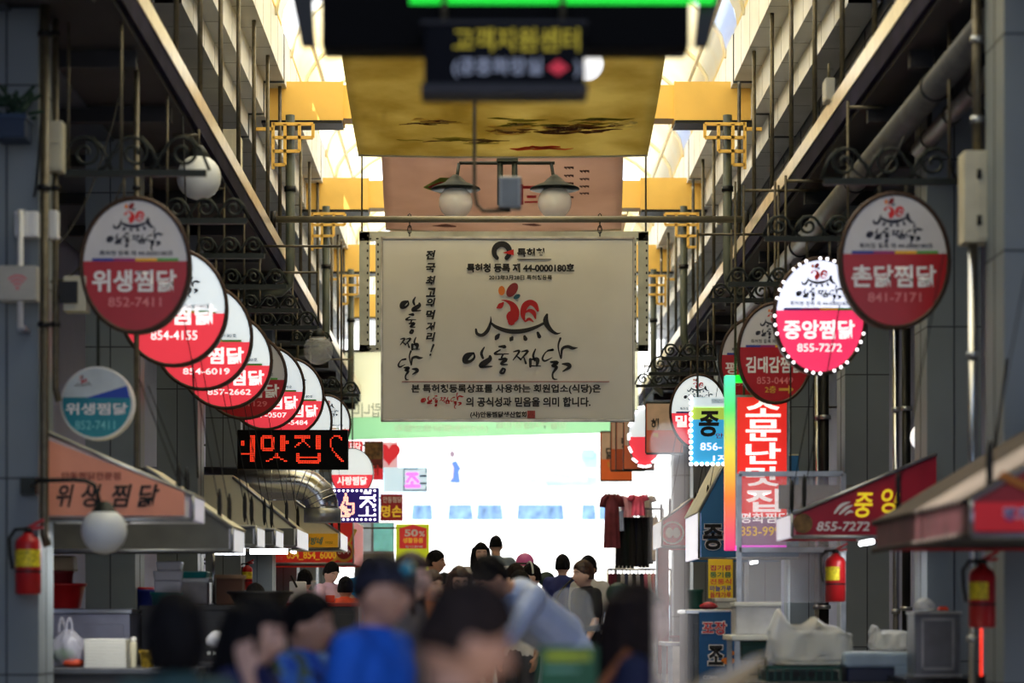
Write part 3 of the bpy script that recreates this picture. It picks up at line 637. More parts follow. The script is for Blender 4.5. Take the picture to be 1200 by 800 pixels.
far_oval(413, 554, 37.5, 50, 58, 'white and red glowing oval sign above the purple thumb display', '사랑찜닭', split=.54)
far_oval(755, 512, 38.5, 38, 72, 'oval sign edged with white light dashes behind the orange banners', '', True, .5)
far_oval(830, 512, 32.8, 44, 48, 'dim pink oval sign low behind the blue box sign', '', split=.3)
# wrought iron scroll brackets over the signs
def spiral(c, r, a0, turns, sg, n=26):
    return [(c[0]+sg*r*(1-.82*i/n)*math.cos(a0+turns*2*math.pi*i/n), c[1], c[2]+r*(1-.82*i/n)*math.sin(a0+turns*2*math.pi*i/n)) for i in range(n+1)]
def bracket(u0, u1, v, Y, label, nsc=3, h=None):
    A, B = P(u0, v, Y), P(u1, v, Y); t = thing('scroll_bracket', label, 'bracket', A.lerp(B, .5), 'wrought iron scroll brackets')
    MB().bx(A.x, B.x, Y-.02, Y+.02, A.z-.022, A.z+.022).out('bar', m_iron, t)
    L = B.x-A.x; r = min(.15, L/nsc*.36); sg = 1 if A.x < 0 else -1
    for i in range(nsc):
        cx = (A.x if sg > 0 else B.x)+sg*L*(i+.52)/nsc; z = A.z+r+.02
        tail = [(cx-sg*r*2.0, Y, A.z+.02), (cx-sg*r*1.55, Y, A.z+.05), (cx-sg*r*1.25, Y, z-.01)] if i else [(cx-sg*r*1.3, Y, A.z+.02)]
        sp = spiral((cx, Y, z), r, math.pi*.95, -1.55, sg)
        MB().tube(tail+sp, .012, 6).out('scroll', m_iron, t)
        MB().tube([(cx+sg*r*.4, Y, z+r*.9), (cx+sg*r*1.0, Y, z+r*.2), (cx+sg*r*1.5, Y, A.z+.02)], .012, 6).out('scroll', m_iron, t)
    for k in (.06, .42):
        xr = A.x+L*k if sg > 0 else B.x-L*k
        if k < .1 or xr < -2.45 or xr > 2.96: hang(t, xr, Y, A.z, 5.57, .012, 'drop_rod')
for i, (u0, u1, v, Y) in enumerate(((70, 242, 203, 16.4), (190, 290, 259, 18.7), (228, 310, 300, 20.7), (258, 336, 336, 22.5), (282, 350, 364, 24.2), (300, 372, 384, 26.6), (340, 388, 402, 29.0), (345, 398, 456, 30.6), (360, 421, 463, 33.5))):
    bracket(u0, u1, v, Y, 'black iron scroll bracket above the %s of the left oval signs' % ('nearest', 'second', 'third', 'fourth', 'fifth', 'sixth', 'seventh', 'eighth', 'last')[i])
for i, (u0, u1, v, Y) in enumerate(((965, 1122, 213, 16.4), (896, 1000, 280, 18.9), (853, 925, 333, 22.1), (832, 905, 352, 24.2), (775, 840, 420, 29.5), (760, 842, 438, 31.5), (745, 800, 452, 36.0))):
    bracket(u0, u1, v, Y, 'black iron scroll bracket above the %s of the right oval signs' % ('nearest', 'second', 'third', 'fourth', 'fifth', 'sixth', 'last')[i])
# ================================================================== boxes, displays and flat signs
def led_dots(parent, name, strokes_, grid, box, y, m, wd=.75, fill=.78):
    nx, nz = grid; x0, z0, x1, z1 = box; px, pz = (x1-x0)/nx, (z1-z0)/nz; b = MB()
    for i in range(nx):
        for j in range(nz):
            gx, gz = i+.5, nz-j-.5; hit = False
            for s_ in strokes_:
                for p, q in zip(s_, s_[1:]):
                    d = Vector((q[0]-p[0], q[1]-p[1])); l2 = d.length_squared; k = 0 if l2 == 0 else max(0, min(1, ((gx-p[0])*d.x+(gz-p[1])*d.y)/l2))
                    if (gx-p[0]-k*d.x)**2+(gz-p[1]-k*d.y)**2 < wd*wd: hit = True; break
                if hit: break
            if hit: b.bx(x0+(i+.5-fill/2)*px, x0+(i+.5+fill/2)*px, y-.006, y, z0+(j+.5-fill/2)*pz, z0+(j+.5+fill/2)*pz)
    return b.out(name, m, parent)
YE = 26.0; t = thing('red_letter_display', 'black display box with glowing red dot letters and a heart outline', 'display', P(343, 526, YE))
a, c, d, e = bpx(279, 550, 408, 504, YE); MB().bx(a, d, YE-.08, YE+.08, c, e).out('case', mat('display_black', (14, 14, 16)), t, .006)
m_ledr = mat('red_light', (255, 70, 40), .4, em=1.6, emcol=(255, 60, 30), noise=0)
S_ = [[(2, 5), (2, 8)], [(1, 13), (6, 12)], [(7, 2), (7, 17)], [(8, 2), (8, 17)],
      [(13, 3), (13, 10), (19, 10), (19, 3), (13, 3)], [(24, 2), (24, 11)], [(25, 2), (25, 11)], [(25, 6), (28, 6)], [(21, 12), (21, 14), (15, 17)], [(21, 14), (27, 17)],
      [(31, 3), (40, 3)], [(36, 3), (36, 5), (31, 9)], [(36, 5), (40, 9)], [(44, 2), (44, 10)], [(45, 2), (45, 10)], [(33, 12), (33, 17), (45, 17), (45, 12)], [(33, 14.5), (45, 14.5)],
      [(58, 5), (57, 3.2), (55, 2.4), (53, 2.8), (51.5, 4.3), (51.1, 6.5), (51.9, 9), (53.5, 11.5), (55.5, 14), (58, 16.5)]]
led_dots(t, 'light_dots', S_, (60, 20), (a+.02, c+.02, d-.02, e-.02), YE-.081, m_ledr, .52, .6)
for u in (286, 400): hang(t, P(u, 0, YE).x, YE, e)
YT = 31.5; t = thing('thumb_display', 'purple display with a glowing thumbs up and white dot letter', 'display', P(416, 592, YT))
a, c, d, e = bpx(388, 612, 444, 572, YT); MB().bx(a, d, YT-.08, YT+.08, c, e).out('case', mat('display_violet', (38, 24, 92), .4, em=.35, emcol=(50, 20, 130), noise=0), t, .006)
led_dots(t, 'thumb_dots', [[(6, 24), (4, 20)], [(8, 22), (8, 16), (11, 10), (12, 5), (13, 9), (13, 13), (18, 13), (18, 20), (14, 23), (8, 23)], [(10, 18), (15, 18)], [(10, 15), (12, 21)], [(12, 16), (14, 21)]], (38, 28), (a, c, d, e), YT-.081, mat('thumb_light', (255, 160, 120), .4, em=2, emcol=(255, 190, 160), noise=0), 1.0, .8)
led_dots(t, 'white_dots', [[(27, 4), (31, 4)], [(24, 8), (34, 8)], [(29, 8), (28, 11), (24, 15)], [(29, 9), (34, 15)], [(29, 16), (29, 22)], [(23, 22.5), (35, 22.5)]], (38, 28), (a, c, d, e), YT-.081, mat('bulb_white', (255, 250, 255)), .8, .8)
b = MB()
for k in range(10):
    for z in (c+.035, e-.035): b.ell((a+.05+k*(d-a-.1)/9, YT-.085, z), (.016, .01, .016), 8, 5)
for k in range(1, 6): b.ell((d-.05, YT-.085, c+.035+k*(e-c-.07)/6), (.016, .01, .016), 8, 5)
b.out('edge_dots', mat('bulb_white', (255, 250, 255)), t)
MB().tube([(a+.1, YT, e-.06), (-4.62, YT, e-.06)], .014, 6).out('side_arm', m_rod, t)
YT = 43; t = thing('far_display', 'small washed-out dot display near the far end, left of the opening', 'display', P(478, 562, YT))
a, c, d, e = bpx(450, 576, 501, 548, YT); MB().bx(a, d, YT-.06, YT+.06, c, e).out('case', mat('display_pale', (200, 226, 240), .4, em=.75, noise=0), t, .006)
a2 = bpx(473, 575, 500, 549, YT); led_dots(t, 'dark_dots', [[(0, 0), (14, 0)], [(0, 0), (0, 24)], [(0, 24), (24, 24)], [(24, 0), (24, 4)], [(24, 20), (24, 24)], [(18, 8), (24, 8)], [(18, 16), (24, 16)]], (24, 24), a2, YT-.065, mat('dot_navy', (20, 30, 70), .5, noise=0), 1.5, .95)
led_dots(t, 'pink_dots', [[(4, 6), (14, 6)], [(9, 6), (4, 14)], [(9, 8), (15, 14)], [(9, 15), (9, 19)], [(3, 19), (16, 19)]], (24, 24), a2, YT-.065, mat('dot_pink', (240, 110, 220), .5, em=1, noise=0), 1.6, .9)
MB().tube([(a+.1, YT, e-.06), (-4.62, YT, e-.06)], .014, 6).out('side_arm', m_rod, t)
def flat_sign(name, label, u0, v0, u1, v1, Y, m, texts, dep=.06, cat='sign', frame=None, top=5.6, group=None, shapes=()):
    a, c, d, e = bpx(u0, v0, u1, v1, Y); t = thing(name, label, cat, P((u0+u1)/2, (v0+v1)/2, Y), group)
    MB().bx(a, d, Y-dep, Y+dep, c, e).out('panel', m, t, .004)
    if frame:
        b = MB(); f = .02
        b.bx(a-f, d+f, Y-dep-.01, Y+dep+.01, e, e+f).bx(a-f, d+f, Y-dep-.01, Y+dep+.01, c-f, c).bx(a-f, a, Y-dep-.01, Y+dep+.01, c, e).bx(d, d+f, Y-dep-.01, Y+dep+.01, c, e); b.out('frame', frame, t)
    for (nm, m2, q) in shapes:
        a2, c2, d2, e2 = bpx(*q, Y); MB().bx(a2, d2, Y-dep-.003, Y-dep, c2, e2).out(nm, m2, t)
    for body, q, m2, kw in texts: text(t, 'lettering', body, bpx(*q, Y), Y-dep-.005, m2, **kw)
    if top:
        if Y > 33: MB().tube([((a+d)/2, Y, e-.06), ((-4.62 if (a+d)/2 < .25 else 5.07), Y, e-.06)], .014, 6).out('side_arm', m_rod, t)
        else:
            for k in (.15, .85): hang(t, a+(d-a)*k, Y, e, top-.03)
    return t, (a, c, d, e)
m_litred = mat('lit_red', (214, 40, 50), .4, em=.5, noise=.05)
flat_sign('box_sign', 'small red lit box sign above the white and red oval', 408, 517, 425, 541, 39, m_litred, [('찜닭', (410, 519, 423, 530), m_lett, {}), ('855', (412, 533, 422, 538), m_lett, {})])
flat_sign('box_sign', 'dark red and brown box sign with a food picture near the far left shops', 427, 517, 449, 562, 41, mat('brown_red', (110, 40, 36), .5, noise=.4, scale=8), [('닭', (432, 545, 446, 557), mat('red_bright', (220, 50, 50), noise=0), {})], shapes=[('food_picture', mat('food_brown', (120, 90, 50), .6, noise=.5, scale=14), (428, 519, 448, 538)), ('red_foot', m_litred, (427, 549, 449, 562))])
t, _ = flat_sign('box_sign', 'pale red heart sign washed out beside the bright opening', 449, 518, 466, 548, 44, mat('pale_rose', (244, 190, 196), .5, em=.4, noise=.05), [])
c = P(456, 531, 44); MB().prism([(c.x+.0185*16*math.sin(k*math.pi/12)**3*.7, c.z+.0185*.75*(13*math.cos(k*math.pi/12)-5*math.cos(2*k*math.pi/12)-2*math.cos(3*k*math.pi/12)-math.cos(4*k*math.pi/12))) for k in range(24)], 43.925, 43.94).out('heart', m_litred, t)
flat_sign('hanging_sign', 'dark red sign with yellow letters above the lime banner', 446, 579, 472, 610, 40, mat('maroon_sign', (168, 36, 44), .5, em=.08), [('명손', (447, 592, 471, 606), mat('sign_yellow', (240, 200, 60), .5, em=.3, noise=0), dict(bold=.04)), ('안동찜닭', (449, 582, 471, 589), m_let, {})])
t, q = flat_sign('sale_banner', 'lime green sale banner with a red tag reading fifty percent', 464, 614, 503, 716, 38.5, mat('lime_cloth', (196, 210, 40), .6, em=.4, noise=.04), [('50', (474, 620, 490, 628.5), m_let, dict(bold=.06)), ('%', (491, 622, 498, 628.5), m_let, dict(bold=.04)), ('생활용품', (472, 630, 496, 636), mat('sign_yellow', (240, 200, 60)), dict(bold=.03)), ('할인판매', (475, 639, 495, 642), m_let, {}),  # lime cloth brightened by emission, the banner is no lamp
     ('특별세일', (470, 653, 500, 664), mat('lilac_ink', (224, 190, 214), noise=0), dict(bold=.04))], dep=.012, top=5.2, cat='banner')
a, c, d, e = bpx(468, 642.5, 500, 619, 38.5); MB().prism([(a, c), (d, c), (d, e), ((a+d)/2, e+.06), (a, e)], 38.484, 38.487).out('red_tag', mat('tag_red', (226, 60, 60), .5, em=.2, noise=0), t)
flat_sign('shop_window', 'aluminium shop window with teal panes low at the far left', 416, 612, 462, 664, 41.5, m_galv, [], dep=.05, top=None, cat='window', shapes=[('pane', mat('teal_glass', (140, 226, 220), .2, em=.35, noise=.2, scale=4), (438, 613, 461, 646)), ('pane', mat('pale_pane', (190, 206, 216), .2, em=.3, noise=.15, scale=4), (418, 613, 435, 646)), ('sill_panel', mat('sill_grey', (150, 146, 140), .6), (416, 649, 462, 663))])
q = bpx(416, 664, 462, 664, 41.5); MB().bx(q[0], q[2], 41.47, 41.55, G(41.5)-.02, q[1]).out('lower_wall', mat('sill_grey', (150, 146, 140)), [o for o in bpy.data.objects if o.name.startswith('shop_window') and o.parent is None][-1])
# right-hand flat signs
YB2 = 25.2; m_blue = mat('sky_blue_sign', (60, 170, 226), .4, em=.55, emcol=(60, 180, 240), noise=.1, scale=2)
t, (a, c, d, e) = flat_sign('blue_box_sign', 'lit sky blue box sign edged with white bulbs beside the rainbow frame', 809, 466, 866, 544, YB2, m_blue, [('종', (818, 482, 842, 512), m_black, dict(bold=.05, shear=.1)), ('안동', (838, 508, 856, 514), mat('red_ink', (186, 24, 28)), {}), ('856-1', (820, 519, 850, 528), m_lett, {}), ('1지', (835, 533, 852, 541), m_lett, dict(bold=.04))],
    shapes=[('green_band', mat('soft_lime', (190, 224, 90), .4, em=.5, noise=0), (809, 477, 866, 492)), ('pale_top', mat('soft_white', (220, 240, 246), .4, em=.6, noise=0), (809, 466, 866, 478)), ('dark_brush', m_black, (833, 468, 850, 473))])
b = MB()
for k in range(13): b.ell((a, YB2-.07, c+k*(e-c)/12), (.022, .02, .022), 8, 5)
for k in range(1, 9): b.ell((a+k*(d-a)/9, YB2-.07, c), (.022, .02, .022), 8, 5)
b.out('bulb_edging', mat('bulb_white', (255, 250, 255)), t)
# tall red sign in a rainbow light frame
YR = 22.6; t, (a, c, d, e) = flat_sign('tall_red_sign', 'tall glowing red vertical sign with huge white letters, behind the clear sheet', 863, 466, 921, 606, YR, mat('tall_red', (232, 44, 36), .4, em=.75, emcol=(236, 46, 38), noise=.03), [('소', (873, 466, 914, 489), m_lett, dict(bold=.045)), ('문', (873, 492, 914, 517), m_lett, dict(bold=.045)), ('난', (873, 519, 914, 544), m_lett, dict(bold=.045)), ('맛', (873, 547, 914, 570), m_lett, dict(bold=.045)), ('집', (873, 573, 914, 600), m_lett, dict(bold=.045))], frame=m_galv)
a2, c2, d2, e2 = bpx(863, 642, 921, 606, YR); MB().bx(a2, d2, YR-.06, YR+.06, c2, e2-.01).out('violet_foot', mat('violet_foot', (150, 110, 150), .4, em=.35, noise=.05), t)
text(t, 'lettering', '평화찜닭', bpx(866, 613, 925, 601, YR), YR-.07, m_lett, .03); text(t, 'phone_lettering', '853-9993', bpx(866, 628, 920, 617, YR), YR-.07, m_yt, .02)
def rainbow(name, stops, z0, z1, zaxis='Z'):
    m = bpy.data.materials.new(name); m.use_nodes = True; n = m.node_tree; bs = n.nodes['Principled BSDF']; tc = n.nodes.new('ShaderNodeTexCoord'); sp = n.nodes.new('ShaderNodeSeparateXYZ'); mr = n.nodes.new('ShaderNodeMapRange'); cr = n.nodes.new('ShaderNodeValToRGB')
    mr.inputs[1].default_value = z0; mr.inputs[2].default_value = z1; n.links.new(tc.outputs['Object'], sp.inputs[0]); n.links.new(sp.outputs['Z'], mr.inputs[0]); n.links.new(mr.outputs[0], cr.inputs[0])
    el = cr.color_ramp.elements
    while len(el) < len(stops): el.new(.5)
    for q, (p_, col_) in zip(el, stops): q.position = p_; q.color = (*lin(col_), 1)
    n.links.new(cr.outputs[0], bs.inputs['Emission Color']); bs.inputs['Emission Strength'].default_value = .85; n.links.new(cr.outputs[0], bs.inputs['Base Color']); return m
t2 = thing('rainbow_light_frame', 'square light tube frame running from green to pink around the tall red sign', 'light', P(855, 540, 22.3))
q = bpx(849, 645, 861, 440, 22.3); zc = P(0, 540, 22.3).z
MB().bx(q[0], q[2], 22.24, 22.36, q[1], q[3]).out('upright_tube', rainbow('rainbow_light', [(0, (240, 60, 130)), (.3, (250, 130, 60)), (.55, (240, 220, 80)), (.8, (90, 230, 120)), (1, (90, 240, 200))], q[1]-zc, q[3]-zc), t2, .01)
q2 = bpx(849, 645, 921, 639, 22.3); MB().bx(q[2], q2[2], 22.24, 22.36, q2[1], q2[3]).out('bottom_tube', mat('magenta_light', (230, 60, 220), .4, em=1.2, noise=0), t2, .01)
q3 = bpx(849, 448, 921, 440, 22.3); MB().bx(q[2], q3[2], 22.24, 22.36, q3[1], q3[3]).out('top_tube', mat('green_light', (30, 230, 60)), t2, .01)
MB().tube([(q3[0]+.1, 22.3, q3[3]), (q3[0]+.1, 22.3, 5.6)], .012, 6).tube([(q3[2]-.1, 22.3, q3[3]), (q3[2]-.1, 22.3, 5.6)], .012, 6).out('hanger_rod', m_rod, t2)
# orange menu banners
m_or = [mat('orange_banner_%d' % i, c_, .6, em=.1, noise=.06, scale=3) for i, c_ in enumerate(((236, 110, 50), (200, 96, 50), (176, 84, 50), (214, 110, 70), (214, 96, 56)))]
for i, (u0, v0, u1, v1, Y, wd, nm) in enumerate(((704, 506, 741, 563, 43, '닭', 'farthest orange hanging banner, beside the bright opening'), (716, 494, 752, 551, 40.5, '갈비', 'second farthest of the orange hanging banners, narrow strip showing'), (722, 494, 756, 551, 39.6, '탕', 'third farthest of the orange hanging banners, narrow strip showing'), (731, 490, 767, 550, 38.8, '투', 'orange hanging banner with black letters beside the light-dash oval'), (757, 472, 800, 531, 34.5, '해', 'nearest orange hanging banner, dark edged, just right of the framed banner'))):
    t, q = flat_sign('menu_banner', nm, u0, v0, u1, v1, Y, m_or[i], [(wd, (u0+6, v0+18, u0+15, v0+32), m_black, dict(bold=.05)), (wd, (u0+8, v0+35, u0+14, v0+41), m_gold, {})], dep=.014, cat='banner', group='orange hanging menu banners', top=5.5,
                     shapes=[('pale_top', mat('banner_pale', (206, 176, 150), .6, em=.08, noise=.1), (u0+1, v0+1, u1-1, v0+32))])
    MB().tube([(q[0], Y, q[3]), (q[2], Y, q[3])], .02, 6).tube([(q[0], Y, q[1]), (q[2], Y, q[1])], .02, 6).tube([(q[0], Y, q[1]), (q[0], Y, q[3])], .015, 6).out('frame', m_iron, t)
# small round teal sign on the left
YS = 16.9; c = P(115, 473, YS); t = thing('round_sign', 'small round teal and white sign below the nearest left oval', 'sign', c); r = 43*YS/F; pts = egg((c.x, c.z), r, r, 36)
MB().prism(pts, YS-.06, YS+.06).out('casing', m_wh_pl, t, .01); y = YS-.066; q = egg((c.x, c.z), r*.93, r*.93, 36)
m_te = mat('sign_teal', (24, 132, 150), .4); m_wp = mat('sign_pale', (214, 224, 228), .4)
MB().prism(cut(q, c.z+.04, True), y, y+.008).out('upper_panel', m_wp, t); MB().prism(cut(q, c.z+.04, False), y, y+.008).out('lower_panel', m_te, t)
MB().prism([(c.x-r*.3, c.z+.035), (c.x+r*.9, c.z+.035), (c.x+r*.82, c.z+.12), (c.x+r*.3, c.z+.08)], y-.002, y).out('blue_wave', mat('wave_blue', (30, 70, 180), .4, noise=0), t)
text(t, 'lettering', '위생찜닭', (c.x-r*.84, c.z-r*.32, c.x+r*.84, c.z+r*.0), y-.004, m_let, .04); text(t, 'phone_lettering', '852-7411', (c.x-r*.58, c.z-r*.72, c.x+r*.5, c.z-r*.48), y-.004, mat('letter_pale_teal', (120, 196, 206), noise=0), .01)
crest(t, c.x-r*.35, c.z+r*.5, r*.0007, y-.003, call=False); MB().tube([(c.x, YS, c.z+r), (c.x, YS, c.z+r+.5), (CXL-.1, 17.0, c.z+r+.5)], .012, 6).out('bracket_arm', m_iron, t)
# ================================================================== stall awnings, hoods and their chains
def turnbuckle(t, x, y, z0, z1, dx=0):
    o = MB().tube([(x, y, z0), (x+dx, y, z1)], .004, 5).out('chain', m_cable, t); k = .1; p = Vector((x, y, z0)).lerp(Vector((x+dx, y, z1)), k)
    MB().lathe([(.006, -.13), (.016, -.08), (.019, 0), (.016, .08), (.006, .13)], p, 8).out('turnbuckle', m_cable, o)
def awning(label, sg, xe, xw, Y0, Y1, zb, fh, rise, m_roof_, m_end, m_fas, cut_=.0, group='stall awnings', chains=2, ridge=1.0, ch=1.6):
    """sg -1: left side (edge towards the aisle at xe, wall at xw)"""
    t = thing('stall_awning', label, 'awning', ((xe+xw)/2, (Y0+Y1)/2, zb), group)
    xr = xe+(xw-xe)*ridge
    prof = [(xe, zb), (xe, zb+fh), (xr, zb+fh+rise)] + ([(xw, zb+fh+rise)] if ridge < 1 else []) + [(xw, zb)]
    d = .02
    for nm, y in (('end_panel', Y0), ('end_panel', Y1-d)): MB().prism(prof, y, y+d).out(nm, m_end, t)
    b = MB(); b.face([(xe, Y0, zb+fh), (xe, Y1, zb+fh), (xr, Y1, zb+fh+rise), (xr, Y0, zb+fh+rise)])
    if ridge < 1: b.face([(xr, Y0, zb+fh+rise), (xr, Y1, zb+fh+rise), (xw, Y1, zb+fh+rise), (xw, Y0, zb+fh+rise)])
    o = b.out('roof_sheet', m_roof_, t); sd = o.modifiers.new('thickness', 'SOLIDIFY'); sd.thickness = .02
    MB().bx(*sorted((xe, xe+sg*.03)), Y0, Y1, zb, zb+fh).out('fascia', m_fas, t, .004)
    b = MB().tube([(xe, Y0-.01, zb+fh), (xr, Y0-.01, zb+fh+rise)], .014, 6).tube([(xe, Y0-.01, zb), (xw, Y0-.01, zb)], .016, 6).tube([(xe, Y0-.01, zb), (xe, Y0-.01, zb+fh)], .014, 6); b.out('edge_trim', m_galv, t)
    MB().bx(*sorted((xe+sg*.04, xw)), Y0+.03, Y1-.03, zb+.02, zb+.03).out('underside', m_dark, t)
    wx = -4.585 if sg < 0 else 5.035
    if not any(Y0-.1 < q+.6 and Y1+.1 > q for q in ((16, 20.4, 24.8, 29.1, 33.4, 37.7) if sg < 0 else (14.5, 18.8, 23.1, 27.3, 31.6))):
        b = MB()
        for y in (Y0+.1, Y1-.1): b.tube([(xw, y, zb+.06), (wx, y, zb+.06)], .02, 6)
        b.out('wall_strut', m_galv, t)
    for k in range(chains):
        y = Y0+.12+(Y1-Y0-.24)*(k/(chains-1) if chains > 1 else 0); turnbuckle(t, xe+sg*.08, y, zb+fh+.02, zb+fh+ch, sg*.3)
    return t
m_dkend = mat('hood_end_panel', (106, 106, 98), .5, noise=.1); m_fasw = mat('fascia_white', (226, 226, 236), .35, em=.25, noise=.03); m_peach = mat('sign_peach', (232, 152, 120), .45, em=.04, noise=.08, scale=2)  # white fascia emission paints in the tube lamps' light
XE = -1.95
def zv(v, Y): return P(0, v, Y).z
# nearest left awning with its orange end board
xe = P(226, 0, 16.3).x; xw = P(45, 0, 16.3).x
t = awning('nearest left stall awning with orange end board lettered in black', -1, xe, xw, 16.3, 16.98, zv(609, 16.3), .16, .45, m_awn, m_white, mat('fascia_lilac', (190, 180, 206), .35, em=.15, noise=.04), ch=.8)
b = MB(); q = [P(49, 604, 16.28), P(216, 604, 16.28), P(216, 577, 16.28), P(49, 512, 16.28)]; b.prism([(k.x, k.z) for k in q], 16.27, 16.3); b.out('sign_board', m_peach, t)
text(t, 'small_lettering', '안동찜닭전문점', bpx(72, 562, 141, 553, 16.26), 16.26, mat('dark_red_ink', (120, 30, 26), noise=0), .03)
for i, (ch, u0, u1) in enumerate((('위', 66, 87), ('생', 95, 119), ('찜', 131, 155), ('닭', 161, 187))): text(t, 'lettering', ch, bpx(u0, 594, u1, 567, 16.26), 16.26, m_black, .035, .25)
AW = [(18.4, 19.35, 272, 645, .17, .46, 'second left stall awning, pale sloping sheet and dark blank end panel', m_awn, m_dkend, .4), (21.05, 21.9, 300, 639, .16, .03, 'third left stall awning, flat white edged canopy lit by tube lamps', m_awn, m_dkend, 1),
      (23.2, 24.2, 322, 639, .15, .03, 'fourth left stall awning, flat white edged canopy', m_awn, m_dkend, 1), (25.45, 27.2, 347, 640, .19, .54, 'fifth left stall awning with tall cream end panel below the silver duct', m_awn, m_awn, .42)]
for (a, c, u, v, fh, rs, lb, m1, m2, rg) in AW:
    x = P(u, 0, a).x; t = awning(lb, -1, x, -3.6, a, c, zv(v, a), fh, rs, m1, m2, m_fasw, chains=2, ridge=rg)
    if rg < 1 and a > 20: MB().bx(-3.5, x-.02, a-.012, a, zv(v, a)+.01, zv(v, a)+fh).out('grey_band', m_dkend, t)
m_yb = mat('yellow_board', (230, 166, 30), .5, em=.14, noise=.05); m_rb = mat('red_board', (206, 44, 36), .5, em=.22, noise=.06)  # red board's brightness put into its emission, it is no lamp
t = awning('cream left awning with yellow end board lettered in teal', -1, P(398, 0, 31.5).x, -3.5, 31.5, 33.3, zv(642, 31.5), .2, .40, m_awn, m_awn, m_fasw, ridge=.36)
a, c, d, e = bpx(330, 641, 396, 625, 31.45); MB().bx(a, d, 31.45, 31.49, c, e).out('sign_board', m_yb, t); text(t, 'lettering', '비방네', bpx(356, 638, 379, 629, 31.44), 31.44, mat('teal_ink', (20, 120, 120), noise=0), .04, .3)
text(t, 'small_lettering', '안동찜닭', bpx(381, 637, 390, 634, 31.44), 31.44, m_black, 0)
t = awning('far left awning with wide red end board reading a phone number', -1, P(414, 0, 34.6).x, -3.55, 34.6, 37.4, zv(660, 34.6), .62, .2, m_awn, m_rb, m_rb, chains=1)
text(t, 'phone_lettering', '054_854_6000', bpx(336, 656, 394, 645, 34.57), 34.57, mat('phone_yellow', (240, 190, 50), .5, em=.25, noise=0), .035); text(t, 'small_lettering', '안동찜닭 전문점', bpx(302, 656, 331, 652, 34.57), 34.57, m_letp, 0)
c = P(403, 646, 34.57); MB().disc((c.x, c.z), .12, .12, 34.585).out('round_mark', mat('mark_red', (150, 20, 24), noise=0), t, recalc=False); b = MB()
for k in range(28): an = k*2*math.pi/28; b.disc((c.x+.13*math.cos(an), c.z+.13*math.sin(an)), .022, .022, 34.58, n=8)
b.ribbon([(c.x+.08, c.z+.12, .03), (c.x+.16, c.z+.3, .05)], 34.58); b.ribbon([(c.x-.1, c.z-.1, .04), (c.x-.2, c.z-.16, .03)], 34.58); b.out('gold_ring', m_gold, t, recalc=False); text(t, 'small_lettering', '안우수', (c.x-.09, c.z-.035, c.x+.09, c.z+.035), 34.56, m_let, .03)
for lb, u0, u1, v, Y in (('left tube lamp glowing under the third left awning', 252, 287, 646, 21.5), ('right tube lamp glowing under the fifth left awning', 293, 337, 646, 25.6)):
    A, B = P(u0, v, Y), P(u1, v, Y); t = thing('tube_lamp', lb, 'lamp', A.lerp(B, .5), 'tube lamps under the left awnings')
    MB().tube([A, B], .028, 10).out('tube', m_tube, t); MB().bx(A.x-.04, B.x+.04, Y-.04, Y+.04, A.z+.03, A.z+.08).out('fixture', m_wh_pl, t)
# silver duct
YD2 = 27.6; t = thing('exhaust_duct', 'silver ribbed exhaust duct bending down onto the fifth left awning', 'duct', P(350, 575, YD2)); r = .19
pth = [Vector((-4.6, YD2, zv(566, YD2)))]+[P(u, v, YD2) for u, v in ((312, 566), (340, 566), (352, 567), (363, 571), (372, 579), (377, 590), (378, 604))]
MB().tube(pth, r, 18).out('pipe', m_steel, t); b = MB()
for i in range(12):
    k = i/11*(len(pth)-1.001); j = int(k); p = pth[j].lerp(pth[j+1], k-j); dv = (pth[j+1]-pth[j]).normalized(); o = dv.orthogonal().normalized(); w_ = dv.cross(o); b.tube([p+(o*math.cos(an)+w_*math.sin(an))*(r+.004) for an in [q*2*math.pi/18 for q in range(18)]], .005, 5, closed=True)
b.out('rib_rings', m_steel, t); MB().tube([P(378, 596, YD2), P(378, 612, YD2)], r*1.12, 18).out('collar', m_galv, t)
# right side awnings
XW = 3.9
m_brn = mat('weathered_canvas', (88, 78, 70), .85, noise=.25, scale=3, bump=.2); m_redc = mat('awning_red', (150, 22, 30), .5, em=.03, noise=.08); m_redb = mat('banner_red', (206, 24, 32), .5, em=.2, noise=.05)  # banner_red strip lifted by emission, not a light source
Yn = 11.6; xn = P(1139, 0, Yn).x
t = awning('nearest right awning with weathered brown canvas roof and red end panel', 1, xn, 3.35, Yn, 14.45, zv(627, Yn), .165, .62, m_brn, m_redc, mat('weathered_red', (84, 42, 48), .7, noise=.25, scale=6))
a, c, d, e = bpx(1142, 622, 1215, 588, Yn-.03); MB().bx(a, d, Yn-.03, Yn, c, e).out('red_strip', m_redb, t); text(t, 'lettering', '장가', bpx(1175, 611, 1206, 594, Yn-.04), Yn-.04, m_let, .12); text(t, 'lettering', '장가', bpx(1176, 610, 1205, 595, Yn-.045), Yn-.045, mat('ink_blue', (30, 50, 140), noise=0), .03)
b = MB(); b.prism([(P(u, v, Yn).x, P(u, v, Yn).z) for u, v in ((1168, 560), (1174, 552), (1215, 572), (1215, 582))], Yn-.03, Yn-.01); b.out('gold_band', mat('band_gold', (190, 110, 30), .6, noise=0), t)
b = MB()
for k in range(26): b.ell((xn-.005, Yn+.06+k*.115, zv(627, Yn)+.17), (.012, .04, .02), 8, 5)
for k in range(26): b.ell((xn-.005, Yn+.06+k*.115, zv(627, Yn)+.005), (.012, .04, .02), 8, 5)
b.out('scalloped_fringe', mat('dark_canvas', (64, 54, 50), .8), t)
Ym = 18.3; xm = P(928, 0, Ym).x; m_rend = mat('end_red', (158, 20, 44), .45, em=.05, noise=.06)
